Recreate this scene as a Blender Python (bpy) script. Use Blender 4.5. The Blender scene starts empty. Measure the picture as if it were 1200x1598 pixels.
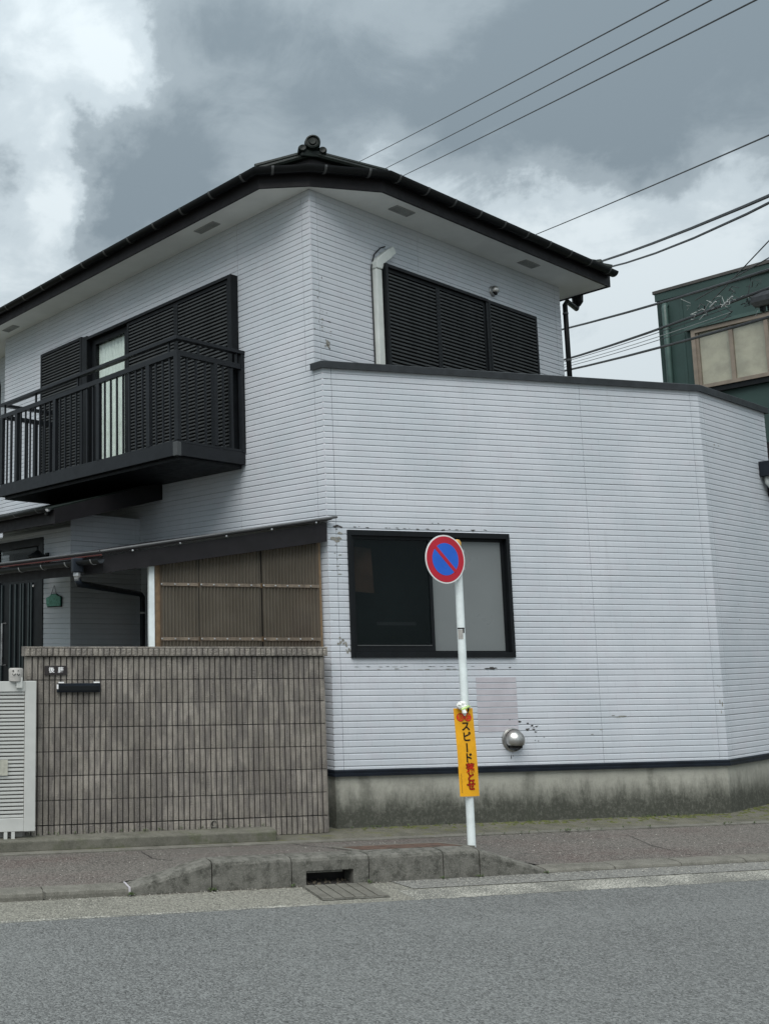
import bpy, bmesh, math, random
from mathutils import Vector, Matrix
random.seed(7)
SC = bpy.context.scene
COL = SC.collection
V = Vector
R_ = math.radians

# ------------------------------------------------------------------ camera
EYE = V((0, 0, 1.75))
def cam_axes():
    pitch, roll = R_(7.628), R_(-0.114)
    fwd = V((0, math.cos(pitch), math.sin(pitch))); right = V((1, 0, 0)); down = fwd.cross(right)
    r = math.cos(roll) * right + math.sin(roll) * down
    d = -math.sin(roll) * right + math.cos(roll) * down
    M = Matrix.Rotation(-R_(90 - 78.4), 3, 'Z')
    return M @ r, M @ d, M @ fwd
cr, cd, cf = cam_axes()
cam_data = bpy.data.cameras.new('camera')
cam = bpy.data.objects.new('camera', cam_data); COL.objects.link(cam)
m3 = Matrix((cr, -cd, -cf)).transposed()
cam.matrix_world = Matrix.Translation(EYE) @ m3.to_4x4()
cam_data.sensor_fit = 'HORIZONTAL'; cam_data.sensor_width = 36
cam_data.lens = 1497.45 / 1200 * 36
cam_data.shift_x = (600 - 134.5) / 1200
cam_data.clip_end = 2000; cam_data.clip_start = 0.05
SC.camera = cam

# ------------------------------------------------------------------ world
world = bpy.data.worlds.new('World'); SC.world = world; world.use_nodes = True
wn = world.node_tree; wn.nodes.clear(); wl = wn.links
SUN_EL, SUN_AZ = R_(56), R_(215)      # azimuth clockwise from +Y
def wnode(t, **k):
    n = wn.nodes.new(t)
    for a, b in k.items(): setattr(n, a, b)
    return n
sky = wnode('ShaderNodeTexSky'); sky.sky_type = 'NISHITA'; sky.sun_disc = False
sky.sun_elevation = SUN_EL; sky.sun_rotation = SUN_AZ
tc = wnode('ShaderNodeTexCoord')
sep = wnode('ShaderNodeSeparateXYZ'); wl.new(tc.outputs['Generated'], sep.inputs[0])
def wmath(op, a, b=None, c=None):
    n = wnode('ShaderNodeMath', operation=op)
    for i, v in enumerate((a, b, c)):
        if v is None: continue
        if isinstance(v, (int, float)): n.inputs[i].default_value = v
        else: wl.new(v, n.inputs[i])
    return n.outputs[0]
zz = wmath('ADD', wmath('MAXIMUM', sep.outputs[2], 0.0), 0.28)
cmb = wnode('ShaderNodeCombineXYZ')
wl.new(wmath('DIVIDE', sep.outputs[0], zz), cmb.inputs[0]); wl.new(wmath('DIVIDE', sep.outputs[1], zz), cmb.inputs[1])
def wnoise(scale, detail, rough, off, dist=0.0):
    mp = wnode('ShaderNodeMapping'); mp.inputs['Location'].default_value = off
    wl.new(cmb.outputs[0], mp.inputs[0])
    n = wnode('ShaderNodeTexNoise'); n.inputs['Scale'].default_value = scale
    n.inputs['Detail'].default_value = detail; n.inputs['Roughness'].default_value = rough
    n.inputs['Distortion'].default_value = dist
    wl.new(mp.outputs[0], n.inputs['Vector']); return n.outputs['Fac']
n1 = wnoise(2.3, 10, 0.52, (3.1, 1.7, 0), 0.2)
n2 = wnoise(7.5, 9, 0.62, (0.3, 5.2, 0), 0.4)
dens = wmath('ADD', wmath('MULTIPLY', n1, 0.60), wmath('MULTIPLY', n2, 0.34))
# cloud masses: (direction, angular radius, weight): positive = thick grey cloud, negative = thin bright cloud
lumps = [((0.46, 0.72, 0.52), 0.24, 0.16), ((0.32, 0.80, 0.50), 0.15, 0.13), ((0.66, 0.60, 0.47), 0.20, 0.17), ((0.54, 0.70, 0.445), 0.12, 0.12),
         ((0.235, 0.855, 0.470), 0.075, 0.13), ((0.195, 0.868, 0.458), 0.045, 0.07), ((0.20, 0.885, 0.412), 0.05, 0.13), ((0.27, 0.84, 0.43), 0.07, 0.08),
         ((0.14, 0.815, 0.552), 0.10, -0.13), ((0.185, 0.805, 0.56), 0.04, -0.10), ((0.10, 0.87, 0.50), 0.05, -0.05), ((0.145, 0.884, 0.445), 0.05, -0.17), ((0.101, 0.923, 0.370), 0.08, -0.08),
         ((0.58, 0.718, 0.378), 0.06, -0.13), ((0.678, 0.630, 0.375), 0.06, -0.09), ((0.45, 0.757, 0.440), 0.05, -0.08), ((0.52, 0.745, 0.40), 0.05, -0.05),
         ((0.63, 0.726, 0.276), 0.15, -0.24)]
# the edges of the masses billow: warp the direction with noise first
nz = wnode('ShaderNodeTexNoise'); nz.inputs['Scale'].default_value = 7; nz.inputs['Detail'].default_value = 7; nz.inputs['Roughness'].default_value = 0.62
wl.new(tc.outputs['Generated'], nz.inputs['Vector'])
wv = wnode('ShaderNodeVectorMath', operation='MULTIPLY_ADD'); wl.new(nz.outputs['Color'], wv.inputs[0]); wv.inputs[1].default_value = (0.16,) * 3
wv2 = wnode('ShaderNodeVectorMath', operation='ADD'); wl.new(tc.outputs['Generated'], wv2.inputs[0]); wv2.inputs[1].default_value = (-0.08,) * 3
wl.new(wv2.outputs[0], wv.inputs[2]); warp = wv.outputs[0]
for d, r, w in lumps:
    vm = wnode('ShaderNodeVectorMath', operation='DISTANCE')
    wl.new(warp, vm.inputs[0]); vm.inputs[1].default_value = V(d).normalized()
    mr = wnode('ShaderNodeMapRange', interpolation_type='SMOOTHERSTEP')
    wl.new(vm.outputs['Value'], mr.inputs['Value'])
    mr.inputs['From Min'].default_value = 0; mr.inputs['From Max'].default_value = r * 1.5
    mr.inputs['To Min'].default_value = w; mr.inputs['To Max'].default_value = 0
    dens = wmath('ADD', dens, mr.outputs['Result'])
ramp = wnode('ShaderNodeValToRGB'); wl.new(dens, ramp.inputs[0])
cr_ = ramp.color_ramp; cr_.interpolation = 'EASE'
els = cr_.elements
els[0].position = 0.33; els[0].color = (0.425, 0.470, 0.487, 1)
els[1].position = 0.72; els[1].color = (0.128, 0.158, 0.176, 1)
e = els.new(0.46); e.color = (0.325, 0.370, 0.392, 1)
e = els.new(0.57); e.color = (0.195, 0.230, 0.249, 1)
CLOUD_GAIN = 9.0
# an overcast sky is evenly brighter towards the zenith
elev = wmath('ADD', wmath('MULTIPLY', wmath('POWER', wmath('MAXIMUM', sep.outputs[2], 0.0), 1.5), 0.95), 0.78)
gain = wnode('ShaderNodeMix', data_type='RGBA', blend_type='MULTIPLY'); gain.inputs[0].default_value = 1
wl.new(ramp.outputs[0], gain.inputs[6]); gain.inputs[7].default_value = (CLOUD_GAIN,) * 3 + (1,)
mixs = wnode('ShaderNodeMix', data_type='RGBA'); mixs.inputs[0].default_value = 0.95
wl.new(sky.outputs[0], mixs.inputs[6]); wl.new(gain.outputs[2], mixs.inputs[7])
bg = wnode('ShaderNodeBackground'); bg.inputs['Strength'].default_value = 0.1
wl.new(mixs.outputs[2], bg.inputs['Color'])
wl.new(wmath('MULTIPLY', elev, 0.1), bg.inputs['Strength'])
wo = wnode('ShaderNodeOutputWorld'); wl.new(bg.outputs[0], wo.inputs[0])

# ------------------------------------------------------------------ sun
sd = bpy.data.lights.new('sun', 'SUN'); sd.energy = 1.5; sd.angle = R_(50); sd.color = (1.0, 0.975, 0.94)
sun = bpy.data.objects.new('sun', sd); COL.objects.link(sun)
sdir = V((math.sin(SUN_AZ) * math.cos(SUN_EL), math.cos(SUN_AZ) * math.cos(SUN_EL), math.sin(SUN_EL)))
sun.rotation_euler = sdir.to_track_quat('Z', 'Y').to_euler(); sun.location = (0, 0, 30)

vs = SC.view_settings
vs.view_transform = 'Standard'; vs.look = 'None'; vs.exposure = 1.0; vs.gamma = 1; vs.use_curve_mapping = False

# ------------------------------------------------------------------ helpers
class MB:
    def __init__(s): s.v = []; s.f = []; s.uv = {}
    def add(s, vs_, fs):
        b = len(s.v); s.v += [tuple(x) for x in vs_]; s.f += [tuple(b + i for i in f) for f in fs]; return b
    def box(s, a, b):
        x0, y0, z0 = a; x1, y1, z1 = b
        s.add([(x0,y0,z0),(x1,y0,z0),(x1,y1,z0),(x0,y1,z0),(x0,y0,z1),(x1,y0,z1),(x1,y1,z1),(x0,y1,z1)],
              [(0,3,2,1),(4,5,6,7),(0,1,5,4),(1,2,6,5),(2,3,7,6),(3,0,4,7)]); return s
    def fbox(s, F, u0, u1, n0, n1, z0, z1):
        p = [F(u, n, z) for z in (z0, z1) for (u, n) in ((u0,n0),(u1,n0),(u1,n1),(u0,n1))]
        s.add(p, [(0,3,2,1),(4,5,6,7),(0,1,5,4),(1,2,6,5),(2,3,7,6),(3,0,4,7)]); return s
    def prism(s, poly, vec):
        n = len(poly); vec = V(vec); P = [V(p) for p in poly]
        s.add(P + [p + vec for p in P], [tuple(range(n))[::-1], tuple(range(n, 2*n))] + [(i, (i+1) % n, n+(i+1) % n, n+i) for i in range(n)]); return s
    def tube(s, pts, r, seg=8, caps=True):
        P = [V(p) for p in pts]; n = len(P); rings = []
        rr = r if isinstance(r, (list, tuple)) else [r] * n
        prev = None
        for i in range(n):
            t = (P[min(i+1, n-1)] - P[max(i-1, 0)]).normalized()
            a = V((0, 0, 1)) if abs(t.z) < 0.9 else V((1, 0, 0))
            if prev is not None: a = prev
            x = (a - t * a.dot(t)).normalized(); prev = x; y = t.cross(x)
            rings.append([P[i] + rr[i] * (math.cos(2*math.pi*k/seg) * x + math.sin(2*math.pi*k/seg) * y) for k in range(seg)])
        vs_ = [q for g in rings for q in g]; fs = []
        for i in range(n-1):
            for k in range(seg):
                k2 = (k+1) % seg; fs.append((i*seg+k, i*seg+k2, (i+1)*seg+k2, (i+1)*seg+k))
        if caps: fs += [tuple(range(seg))[::-1], tuple((n-1)*seg+k for k in range(seg))]
        s.add(vs_, fs); return s
    def sweep(s, path, prof, caps=True):
        """path: 2D points; prof: closed list of (n,z), n measured to the right-hand side of travel"""
        P = [V((p[0], p[1])) for p in path]; n = len(P); m = len(prof); vs_ = []
        for i in range(n):
            d0 = (P[i] - P[i-1]).normalized() if i > 0 else (P[1] - P[0]).normalized()
            d1 = (P[i+1] - P[i]).normalized() if i < n-1 else d0
            n0 = V((d0.y, -d0.x)); n1 = V((d1.y, -d1.x)); b = (n0 + n1).normalized(); k = 1 / max(0.3, b.dot(n0))
            for (a, z) in prof: q = P[i] + b * a * k; vs_.append((q.x, q.y, z))
        fs = []
        for i in range(n-1):
            for k in range(m):
                k2 = (k+1) % m; fs.append((i*m+k, i*m+k2, (i+1)*m+k2, (i+1)*m+k))
        if caps: fs += [tuple(range(m))[::-1], tuple((n-1)*m+k for k in range(m))]
        s.add(vs_, fs); return s
    def lathe(s, origin, axis, prof, seg=20):
        """prof: (radius, along axis)"""
        ax = V(axis).normalized(); a = V((0, 0, 1)) if abs(ax.z) < 0.9 else V((1, 0, 0))
        x = (a - ax * a.dot(ax)).normalized(); y = ax.cross(x); o = V(origin); vs_ = []
        for (r, h) in prof:
            for k in range(seg):
                t = 2*math.pi*k/seg; vs_.append(o + ax*h + max(r, 1e-4)*(math.cos(t)*x + math.sin(t)*y))
        fs = []
        for i in range(len(prof)-1):
            for k in range(seg):
                k2 = (k+1) % seg; fs.append((i*seg+k, i*seg+k2, (i+1)*seg+k2, (i+1)*seg+k))
        s.add(vs_, fs); return s
    def mesh(s, name, mat, bevel=0, smooth=False, recalc=True):
        me = bpy.data.meshes.new(name); me.from_pydata([tuple(v) for v in s.v], [], s.f)
        bm = bmesh.new(); bm.from_mesh(me)
        if recalc: bmesh.ops.recalc_face_normals(bm, faces=bm.faces)
        if bevel:
            ed = [e for e in bm.edges if len(e.link_faces) == 2 and e.calc_face_angle(0) > 0.6]
            bmesh.ops.bevel(bm, geom=ed, offset=bevel, segments=2, affect='EDGES', profile=0.6, clamp_overlap=True)
        bm.to_mesh(me); bm.free()
        if smooth:
            for p in me.polygons: p.use_smooth = True
            if smooth != 'all':
                try: me.set_sharp_from_angle(angle=R_(40))
                except Exception: pass
        me.materials.append(mat); return me
    def build(s, name, mat, parent=None, bevel=0, smooth=False, **k):
        return link(name, s.mesh(name, mat, bevel, smooth), parent, **k)

def link(name, me, parent=None, loc=None, rot=None, label=None, cat=None, group=None, kind=None):
    o = bpy.data.objects.new(name, me); COL.objects.link(o)
    if loc is not None: o.location = loc
    if rot is not None: o.rotation_euler = rot
    if parent: setpar(o, parent)
    tag(o, label, cat, group, kind); return o
def setpar(o, parent):
    w = wmat(parent); o.parent = parent; o.matrix_parent_inverse = w.inverted()
WM = {}
def wmat(o):
    b = Matrix.LocRotScale(o.location, o.rotation_euler, o.scale)
    return wmat(o.parent) @ o.matrix_parent_inverse @ b if o.parent else b
def tag(o, label=None, cat=None, group=None, kind=None):
    if label: o['label'] = label
    if cat: o['category'] = cat
    if group: o['group'] = group
    if kind: o['kind'] = kind
    return o
def thing(name, loc, label, cat, group=None):
    o = bpy.data.objects.new(name, None); COL.objects.link(o); o.location = loc; o.empty_display_size = 0.2
    return tag(o, label, cat, group)
class Frame:
    def __init__(s, o, u, n): s.o = V(o); s.u = V(u); s.n = V(n)
    def __call__(s, u, n, z): return s.o + s.u*u + s.n*n + V((0, 0, z))
dL = V((math.cos(R_(113.6)), math.sin(R_(113.6)), 0)); dR = V((math.cos(R_(23.6)), math.sin(R_(23.6)), 0))
PC = V((3.962, 8.2, 0)); P3 = V((8.135, 8.2, 0)); P2 = PC + dL * 0.093
FL = Frame(PC, dL, -dR); FR = Frame(P2, dR, -dL); FM = Frame(PC, (1,0,0), (0,-1,0)); FC = Frame(P3, dR, -dL)

# ------------------------------------------------------------------ materials
def new_mat(name):
    m = bpy.data.materials.new(name); m.use_nodes = True; nt = m.node_tree; nt.nodes.clear()
    b = nt.nodes.new('ShaderNodeBsdfPrincipled'); o = nt.nodes.new('ShaderNodeOutputMaterial'); nt.links.new(b.outputs[0], o.inputs[0])
    return m, nt, b
class G_:
    """small node helper"""
    def __init__(s, nt): s.nt = nt; s.tc = nt.nodes.new('ShaderNodeTexCoord')
    def set(s, inp, v):
        if isinstance(v, (int, float)): inp.default_value = v
        elif isinstance(v, (tuple, list)): inp.default_value = tuple(v) + ((1,) if len(v) == 3 and len(inp.default_value) == 4 else ())
        else: s.nt.links.new(v, inp)
    def math(s, op, a, b=0.0, clamp=False):
        n = s.nt.nodes.new('ShaderNodeMath'); n.operation = op; n.use_clamp = clamp; s.set(n.inputs[0], a); s.set(n.inputs[1], b); return n.outputs[0]
    def noise(s, scale, detail=4, rough=0.55, vec=None, stretch=None, dist=0, off=(0,0,0)):
        v = vec or s.tc.outputs['Object']
        if stretch or any(off):
            mp = s.nt.nodes.new('ShaderNodeMapping'); s.nt.links.new(v, mp.inputs[0]); mp.inputs['Scale'].default_value = stretch or (1,1,1); mp.inputs['Location'].default_value = off; v = mp.outputs[0]
        n = s.nt.nodes.new('ShaderNodeTexNoise'); s.nt.links.new(v, n.inputs['Vector'])
        n.inputs['Scale'].default_value = scale; n.inputs['Detail'].default_value = detail; n.inputs['Roughness'].default_value = rough; n.inputs['Distortion'].default_value = dist
        return n.outputs['Fac']
    def voro(s, scale, feature='F1', out='Distance', rnd=1.0, vec=None):
        n = s.nt.nodes.new('ShaderNodeTexVoronoi'); n.feature = feature; s.nt.links.new(vec or s.tc.outputs['Object'], n.inputs['Vector'])
        n.inputs['Scale'].default_value = scale; n.inputs['Randomness'].default_value = rnd; return n.outputs[out]
    def rng(s, v, a, b, c=0.0, d=1.0, smooth=True):
        n = s.nt.nodes.new('ShaderNodeMapRange'); n.interpolation_type = 'SMOOTHSTEP' if smooth else 'LINEAR'
        s.set(n.inputs['Value'], v)
        for k, x in (('From Min', a), ('From Max', b), ('To Min', c), ('To Max', d)): s.set(n.inputs[k], x)
        return n.outputs['Result']
    def mix(s, f, a, b, mode='MIX'):
        n = s.nt.nodes.new('ShaderNodeMix'); n.data_type = 'RGBA'; n.blend_type = mode; s.set(n.inputs[0], f); s.set(n.inputs[6], a); s.set(n.inputs[7], b); return n.outputs[2]
    def bump(s, h, strength=0.3, dist=0.01, nrm=None):
        n = s.nt.nodes.new('ShaderNodeBump'); n.inputs['Strength'].default_value = strength; n.inputs['Distance'].default_value = dist; s.set(n.inputs['Height'], h)
        if nrm: s.nt.links.new(nrm, n.inputs['Normal'])
        return n.outputs[0]
    def objrand(s): return s.nt.nodes.new('ShaderNodeObjectInfo').outputs['Random']
def plain(name, col, rough=0.5, metal=0.0, var=0.15, scale=6.0, bump=0.0, bscale=60.0, col2=None, spec=0.5, tint_rand=0.0):
    m, nt, b = new_mat(name); g = G_(nt)
    c2 = col2 or tuple(min(1, c * (1 + var)) for c in col); c1 = col if col2 else tuple(c * (1 - var) for c in col)
    f = g.rng(g.noise(scale, 6, 0.6), 0.3, 0.7)
    c = g.mix(f, c1, c2)
    if tint_rand:
        k = g.rng(g.objrand(), 0, 1, 1 - tint_rand, 1 + tint_rand, smooth=False)
        n = nt.nodes.new('ShaderNodeVectorMath'); n.operation = 'SCALE'; nt.links.new(c, n.inputs[0]); nt.links.new(k, n.inputs['Scale']); c = n.outputs[0]
    g.set(b.inputs['Base Color'], c)
    g.set(b.inputs['Roughness'], g.rng(g.noise(scale * 2.3, 4), 0.2, 0.8, max(0, rough - 0.08), min(1, rough + 0.08)))
    b.inputs['Metallic'].default_value = metal; b.inputs['Specular IOR Level'].default_value = spec
    if bump: g.set(b.inputs['Normal'], g.bump(g.noise(bscale, 5), bump, 0.004))
    return m

def siding_mat():
    m, nt, b = new_mat('siding'); g = G_(nt)
    uv = g.tc.outputs['UV']
    br = nt.nodes.new('ShaderNodeTexBrick'); nt.links.new(uv, br.inputs['Vector'])
    br.inputs['Scale'].default_value = 1.0; br.inputs['Brick Width'].default_value = 0.227; br.inputs['Row Height'].default_value = 0.0569
    br.inputs['Mortar Size'].default_value = 0.0012; br.inputs['Mortar Smooth'].default_value = 0.4; br.offset = 0.37; br.offset_frequency = 2; br.squash = 1
    br.inputs['Color1'].default_value = (0.43, 0.43, 0.43, 1); br.inputs['Color2'].default_value = (0.57, 0.57, 0.57, 1); br.inputs['Mortar'].default_value = (0.0, 0.0, 0.0, 1); br.inputs['Bias'].default_value = 0
    # geometric grooves carry the horizontal joints; this adds only the faint upright joints of the moulded bricks
    base = g.mix(g.rng(g.noise(1.1, 5, 0.6), 0.38, 0.64), (0.515, 0.556, 0.595), (0.575, 0.605, 0.645))
    base = g.mix(g.rng(g.noise(4.5, 6, 0.7, off=(4, 2, 1)), 0.45, 0.75, 0, 0.35), base, (0.54, 0.515, 0.56))
    base = g.mix(g.rng(g.noise(2.0, 7, 0.75, stretch=(3, 3, 0.35), off=(1, 7, 3)), 0.55, 0.82, 0, 0.40), base, (0.38, 0.39, 0.40))
    base = g.mix(g.rng(g.noise(260, 3, 0.8), 0.3, 0.7, 0.0, 0.22), base, (0.36, 0.37, 0.40))
    k = nt.nodes.new('ShaderNodeSeparateColor'); nt.links.new(br.outputs['Color'], k.inputs[0])
    base = g.mix(g.math('MULTIPLY', br.outputs['Fac'], g.rng(g.noise(3, 4, 0.6, off=(8, 8, 8)), 0.35, 0.65, 0.1, 0.5)), base, (0.27, 0.29, 0.33))
    sc = g.rng(k.outputs[0], 0.0, 1.0, 0.90, 1.09, smooth=False)
    n = nt.nodes.new('ShaderNodeVectorMath'); n.operation = 'SCALE'; nt.links.new(base, n.inputs[0]); nt.links.new(sc, n.inputs['Scale'])
    g.set(b.inputs['Base Color'], n.outputs[0]); b.inputs['Roughness'].default_value = 0.62; b.inputs['Specular IOR Level'].default_value = 0.35
    h = g.math('ADD', g.math('MULTIPLY', br.outputs['Fac'], -0.6), g.math('MULTIPLY', g.noise(120, 5, 0.7), 0.5))
    h = g.math('ADD', h, g.math('MULTIPLY', g.noise(9, 4, 0.6), 1.2))
    g.set(b.inputs['Normal'], g.bump(h, 0.35, 0.003)); return m

def asphalt_mat(name, c0, c1, speck, redmask=None):
    m, nt, b = new_mat(name); g = G_(nt)
    c = g.mix(g.rng(g.noise(0.5, 5, 0.6), 0.35, 0.65), c0, c1)
    if redmask:
        c = g.mix(g.rng(g.noise(1.6, 6, 0.65, stretch=(0.5, 1.4, 1)), 0.42, 0.62), c, redmask)
        c = g.mix(g.rng(g.noise(3.3, 6, 0.7, off=(3, 3, 3)), 0.5, 0.75, 0, 0.6), c, tuple(x * 1.5 for x in c0))
    c = g.mix(g.rng(g.noise(1.7, 7, 0.7, off=(9, 1, 0)), 0.5, 0.8, 0, 0.45), c, tuple(x * 0.72 for x in c0))
    c = g.mix(g.rng(g.noise(0.8, 4, 0.55, stretch=(0.10, 1.6, 1), off=(2, 5, 0)), 0.45, 0.62, 0, 0.35), c, tuple(x * 1.30 for x in c1))
    c = g.mix(g.rng(g.noise(2.6, 6, 0.7, stretch=(0.5, 1, 1), off=(7, 3, 0)), 0.60, 0.72, 0, 0.5), c, tuple(x * 0.6 for x in c0))
    sp = g.voro(105, out='Distance'); cc = nt.nodes.new('ShaderNodeSeparateColor'); nt.links.new(g.voro(105, out='Color'), cc.inputs[0])
    c = g.mix(g.rng(cc.outputs[0], 0.25, 0.95, 0.0, 0.75), c, tuple(x * 1.9 for x in c1))
    c = g.mix(g.rng(cc.outputs[1], 0.72, 0.95, 0.0, 0.7), c, tuple(x * 0.35 for x in c0))
    c = g.mix(g.rng(g.noise(300, 2, 0.5, off=(5, 0, 0)), 0.60, 0.70, 0.0, 0.9), c, speck)
    g.set(b.inputs['Base Color'], c); b.inputs['Roughness'].default_value = 0.88; b.inputs['Specular IOR Level'].default_value = 0.3
    h = g.math('ADD', g.math('MULTIPLY', sp, -1.0), g.noise(60, 6, 0.7))
    g.set(b.inputs['Normal'], g.bump(h, 0.7, 0.005)); return m

STAINS = ((4.26, .09, .5), (5.93, .10, .5), (3.97, .05, .5), (7.25, .06, .5))
def concrete_mat(name, light, dark, z0=None, z1=None, scale=5.0, moss=None, bump=0.5, speck=None, wear=0.5):
    """weathered concrete; with z0/z1 the grime and algae that creep up from the ground end between these heights"""
    m, nt, b = new_mat(name); g = G_(nt)
    fine = g.noise(38, 7, 0.75); mid = g.noise(scale, 8, 0.72)
    c = g.mix(g.rng(mid, 0.35, 0.7), light, tuple(x * 0.72 for x in light))
    if z0 is not None:
        s = nt.nodes.new('ShaderNodeSeparateXYZ'); nt.links.new(g.tc.outputs['Object'], s.inputs[0])
        edge = g.math('ADD', s.outputs[2], g.math('MULTIPLY', g.math('SUBTRACT', g.noise(5.0, 8, 0.75, stretch=(1.6, 1.6, 0.55)), 0.5), 0.42))
        f = g.rng(edge, z0, z1, 0.96, 0.0)
        f = g.math('MULTIPLY', f, g.rng(fine, 0.25, 0.6, 0.72, 1.0))
        c = g.mix(f, c, dark)
        for cx, wd, top in STAINS:
            dx = g.math('ABSOLUTE', g.math('SUBTRACT', g.math('ADD', s.outputs[0], g.math('MULTIPLY', g.noise(14, 4, 0.7, off=(cx, 0, 0)), 0.12)), cx + .06))
            c = g.mix(g.math('MULTIPLY', g.rng(dx, wd * .2, wd, 0.45, 0.0), g.rng(g.noise(22, 5, 0.7, off=(0, cx, 0)), 0.3, 0.6, 0.55, 1.0)), c, tuple(x * 1.5 for x in dark))
        f2 = g.math('MULTIPLY', g.rng(g.noise(16, 6, 0.7, stretch=(2.4, 2.4, 0.6), off=(5, 5, 0)), 0.58, 0.68), 0.30)
        c = g.mix(f2, c, tuple(x * 0.62 for x in light))
    else:
        c = g.mix(g.math('MULTIPLY', g.rng(g.noise(scale * 0.8, 8, 0.75, off=(2, 8, 1)), 0.42, 0.66), wear), c, dark)
    if moss: c = g.mix(g.rng(g.noise(scale * 0.9, 8, 0.75, off=(6, 1, 4)), 0.5, 0.68, 0, 0.75), c, moss)
    c = g.mix(g.rng(fine, 0.52, 0.75, 0, 0.35), c, tuple(x * 0.45 for x in light))
    if speck: c = g.mix(g.rng(g.noise(230, 3, 0.6), 0.58, 0.70, 0, 0.8), c, speck)
    g.set(b.inputs['Base Color'], c); b.inputs['Roughness'].default_value = 0.9; b.inputs['Specular IOR Level'].default_value = 0.25
    g.set(b.inputs['Normal'], g.bump(g.math('ADD', fine, g.math('MULTIPLY', g.noise(140, 4, 0.7), 0.6)), bump, 0.006)); return m

M = {}
M['siding'] = siding_mat()
M['core'] = plain('siding_backing', (0.10, 0.10, 0.105), 0.9)
M['navy'] = plain('navy_flashing', (0.008, 0.012, 0.019), 0.45, spec=0.3, var=0.25, bump=0.1)
M['coping'] = plain('coping_metal', (0.028, 0.032, 0.036), 0.45, spec=0.35, var=0.25)
M['dark'] = plain('dark_aluminium', (0.006, 0.0075, 0.009), 0.5, spec=0.22, var=0.2)
M['slat'] = plain('slat_aluminium', (0.055, 0.060, 0.062), 0.5, spec=0.3, var=0.15)
M['rail'] = plain('rail_aluminium', (0.0095, 0.0115, 0.014), 0.42, spec=0.28, var=0.15)
M['fascia'] = plain('fascia_board', (0.0115, 0.0105, 0.012), 0.55, spec=0.25, var=0.2, bump=0.1)
M['gutter'] = plain('gutter_plastic', (0.005, 0.006, 0.007), 0.4, spec=0.25, var=0.2)
M['bracket'] = plain('bracket_metal', (0.085, 0.088, 0.09), 0.45, metal=0.3)
M['brightmetal'] = plain('galvanised_metal', (0.42, 0.43, 0.44), 0.4, metal=0.6, var=0.3)
M['soffit'] = plain('soffit_board', (0.78, 0.79, 0.77), 0.8, var=0.06, scale=2)
M['vent'] = plain('soffit_vent_metal', (0.33, 0.34, 0.33), 0.6)
M['tile'] = plain('roof_tile', (0.006, 0.010, 0.008), 0.5, spec=0.2, var=0.4, scale=9, bump=0.3)
M['whitepvc'] = plain('white_duct', (0.60, 0.63, 0.60), 0.5, var=0.07)
M['steel'] = plain('stainless_steel', (0.42, 0.41, 0.39), 0.32, metal=0.9, var=0.3, scale=12)
M['curtain'] = plain('white_curtain', (0.80, 0.82, 0.78), 0.9, var=0.06, scale=12)
M['frost'] = plain('frosted_pane', (0.155, 0.17, 0.172), 0.32, var=0.06, scale=1.5, spec=0.5)
M['chipdark'] = plain('bare_chipped_board', (0.05, 0.047, 0.045), 0.9, var=0.5, scale=60)
M['chipgrey'] = plain('peeled_primer', (0.23, 0.225, 0.20), 0.9, var=0.4, scale=40)
M['filler'] = plain('patched_siding', (0.45, 0.43, 0.46), 0.75, var=0.08, scale=5, bump=0.3)
M['redwhite'] = plain('sign_white', (0.75, 0.75, 0.74), 0.35, var=0.04)
M['red'] = plain('sign_red', (0.46, 0.010, 0.028), 0.35, var=0.08)
M['blue'] = plain('sign_blue', (0.012, 0.115, 0.58), 0.35, var=0.06)
M['whitepole'] = plain('pole_white', (0.70, 0.76, 0.76), 0.4, var=0.09, scale=9, bump=0.1)
M['yellow'] = plain('banner_yellow', (0.78, 0.375, 0.006), 0.55, var=0.08, scale=14, bump=0.15, bscale=20)
M['black'] = plain('black_print', (0.018, 0.014, 0.014), 0.6)
M['redprint'] = plain('red_print', (0.72, 0.035, 0.012), 0.5)
M['cloth'] = plain('white_cloth', (0.74, 0.75, 0.72), 0.8, var=0.08)
M['greencloth'] = plain('green_tape', (0.45, 0.6, 0.22), 0.7)
M['gate'] = plain('gate_aluminium', (0.56, 0.57, 0.545), 0.42, metal=0.2, var=0.06)
M['gatebox'] = plain('latch_plastic', (0.34, 0.33, 0.31), 0.6, var=0.15, scale=30)
M['paper'] = plain('paper_notice', (0.40, 0.40, 0.34), 0.8, var=0.15, scale=30)
M['door'] = plain('door_panel', (0.005, 0.007, 0.009), 0.4, spec=0.25, var=0.3)
M['doorrib'] = plain('door_rib', (0.035, 0.050, 0.054), 0.35)
M['wood'] = plain('bronze_frame', (0.20, 0.135, 0.075), 0.55, var=0.2, scale=20)
M['greensign'] = plain('welcome_sign_green', (0.09, 0.28, 0.21), 0.6, var=0.3, scale=40)
M['whiteprint'] = plain('white_print', (0.8, 0.8, 0.8), 0.5)
M['mortar'] = plain('dark_joint', (0.022, 0.020, 0.019), 0.95)
M['rust'] = plain('rusty_plate', (0.085, 0.05, 0.035), 0.8, var=0.5, scale=20, bump=0.5, bscale=80)
M['greenwall'] = plain('green_render', (0.020, 0.050, 0.044), 0.55, var=0.22, scale=0.8)
M['greenpipe'] = plain('green_pipe', (0.045, 0.085, 0.075), 0.45)
M['greencop'] = plain('green_building_coping', (0.055, 0.052, 0.048), 0.6, var=0.3, scale=3)
M['bronze'] = plain('bronze_window_frame', (0.20, 0.165, 0.13), 0.5, var=0.15)
M['blind'] = plain('blind_fabric', (0.46, 0.39, 0.31), 0.7, var=0.18, scale=3, bump=0.4, bscale=9)
M['cable'] = plain('cable_black', (0.012, 0.013, 0.015), 0.5)
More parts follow.
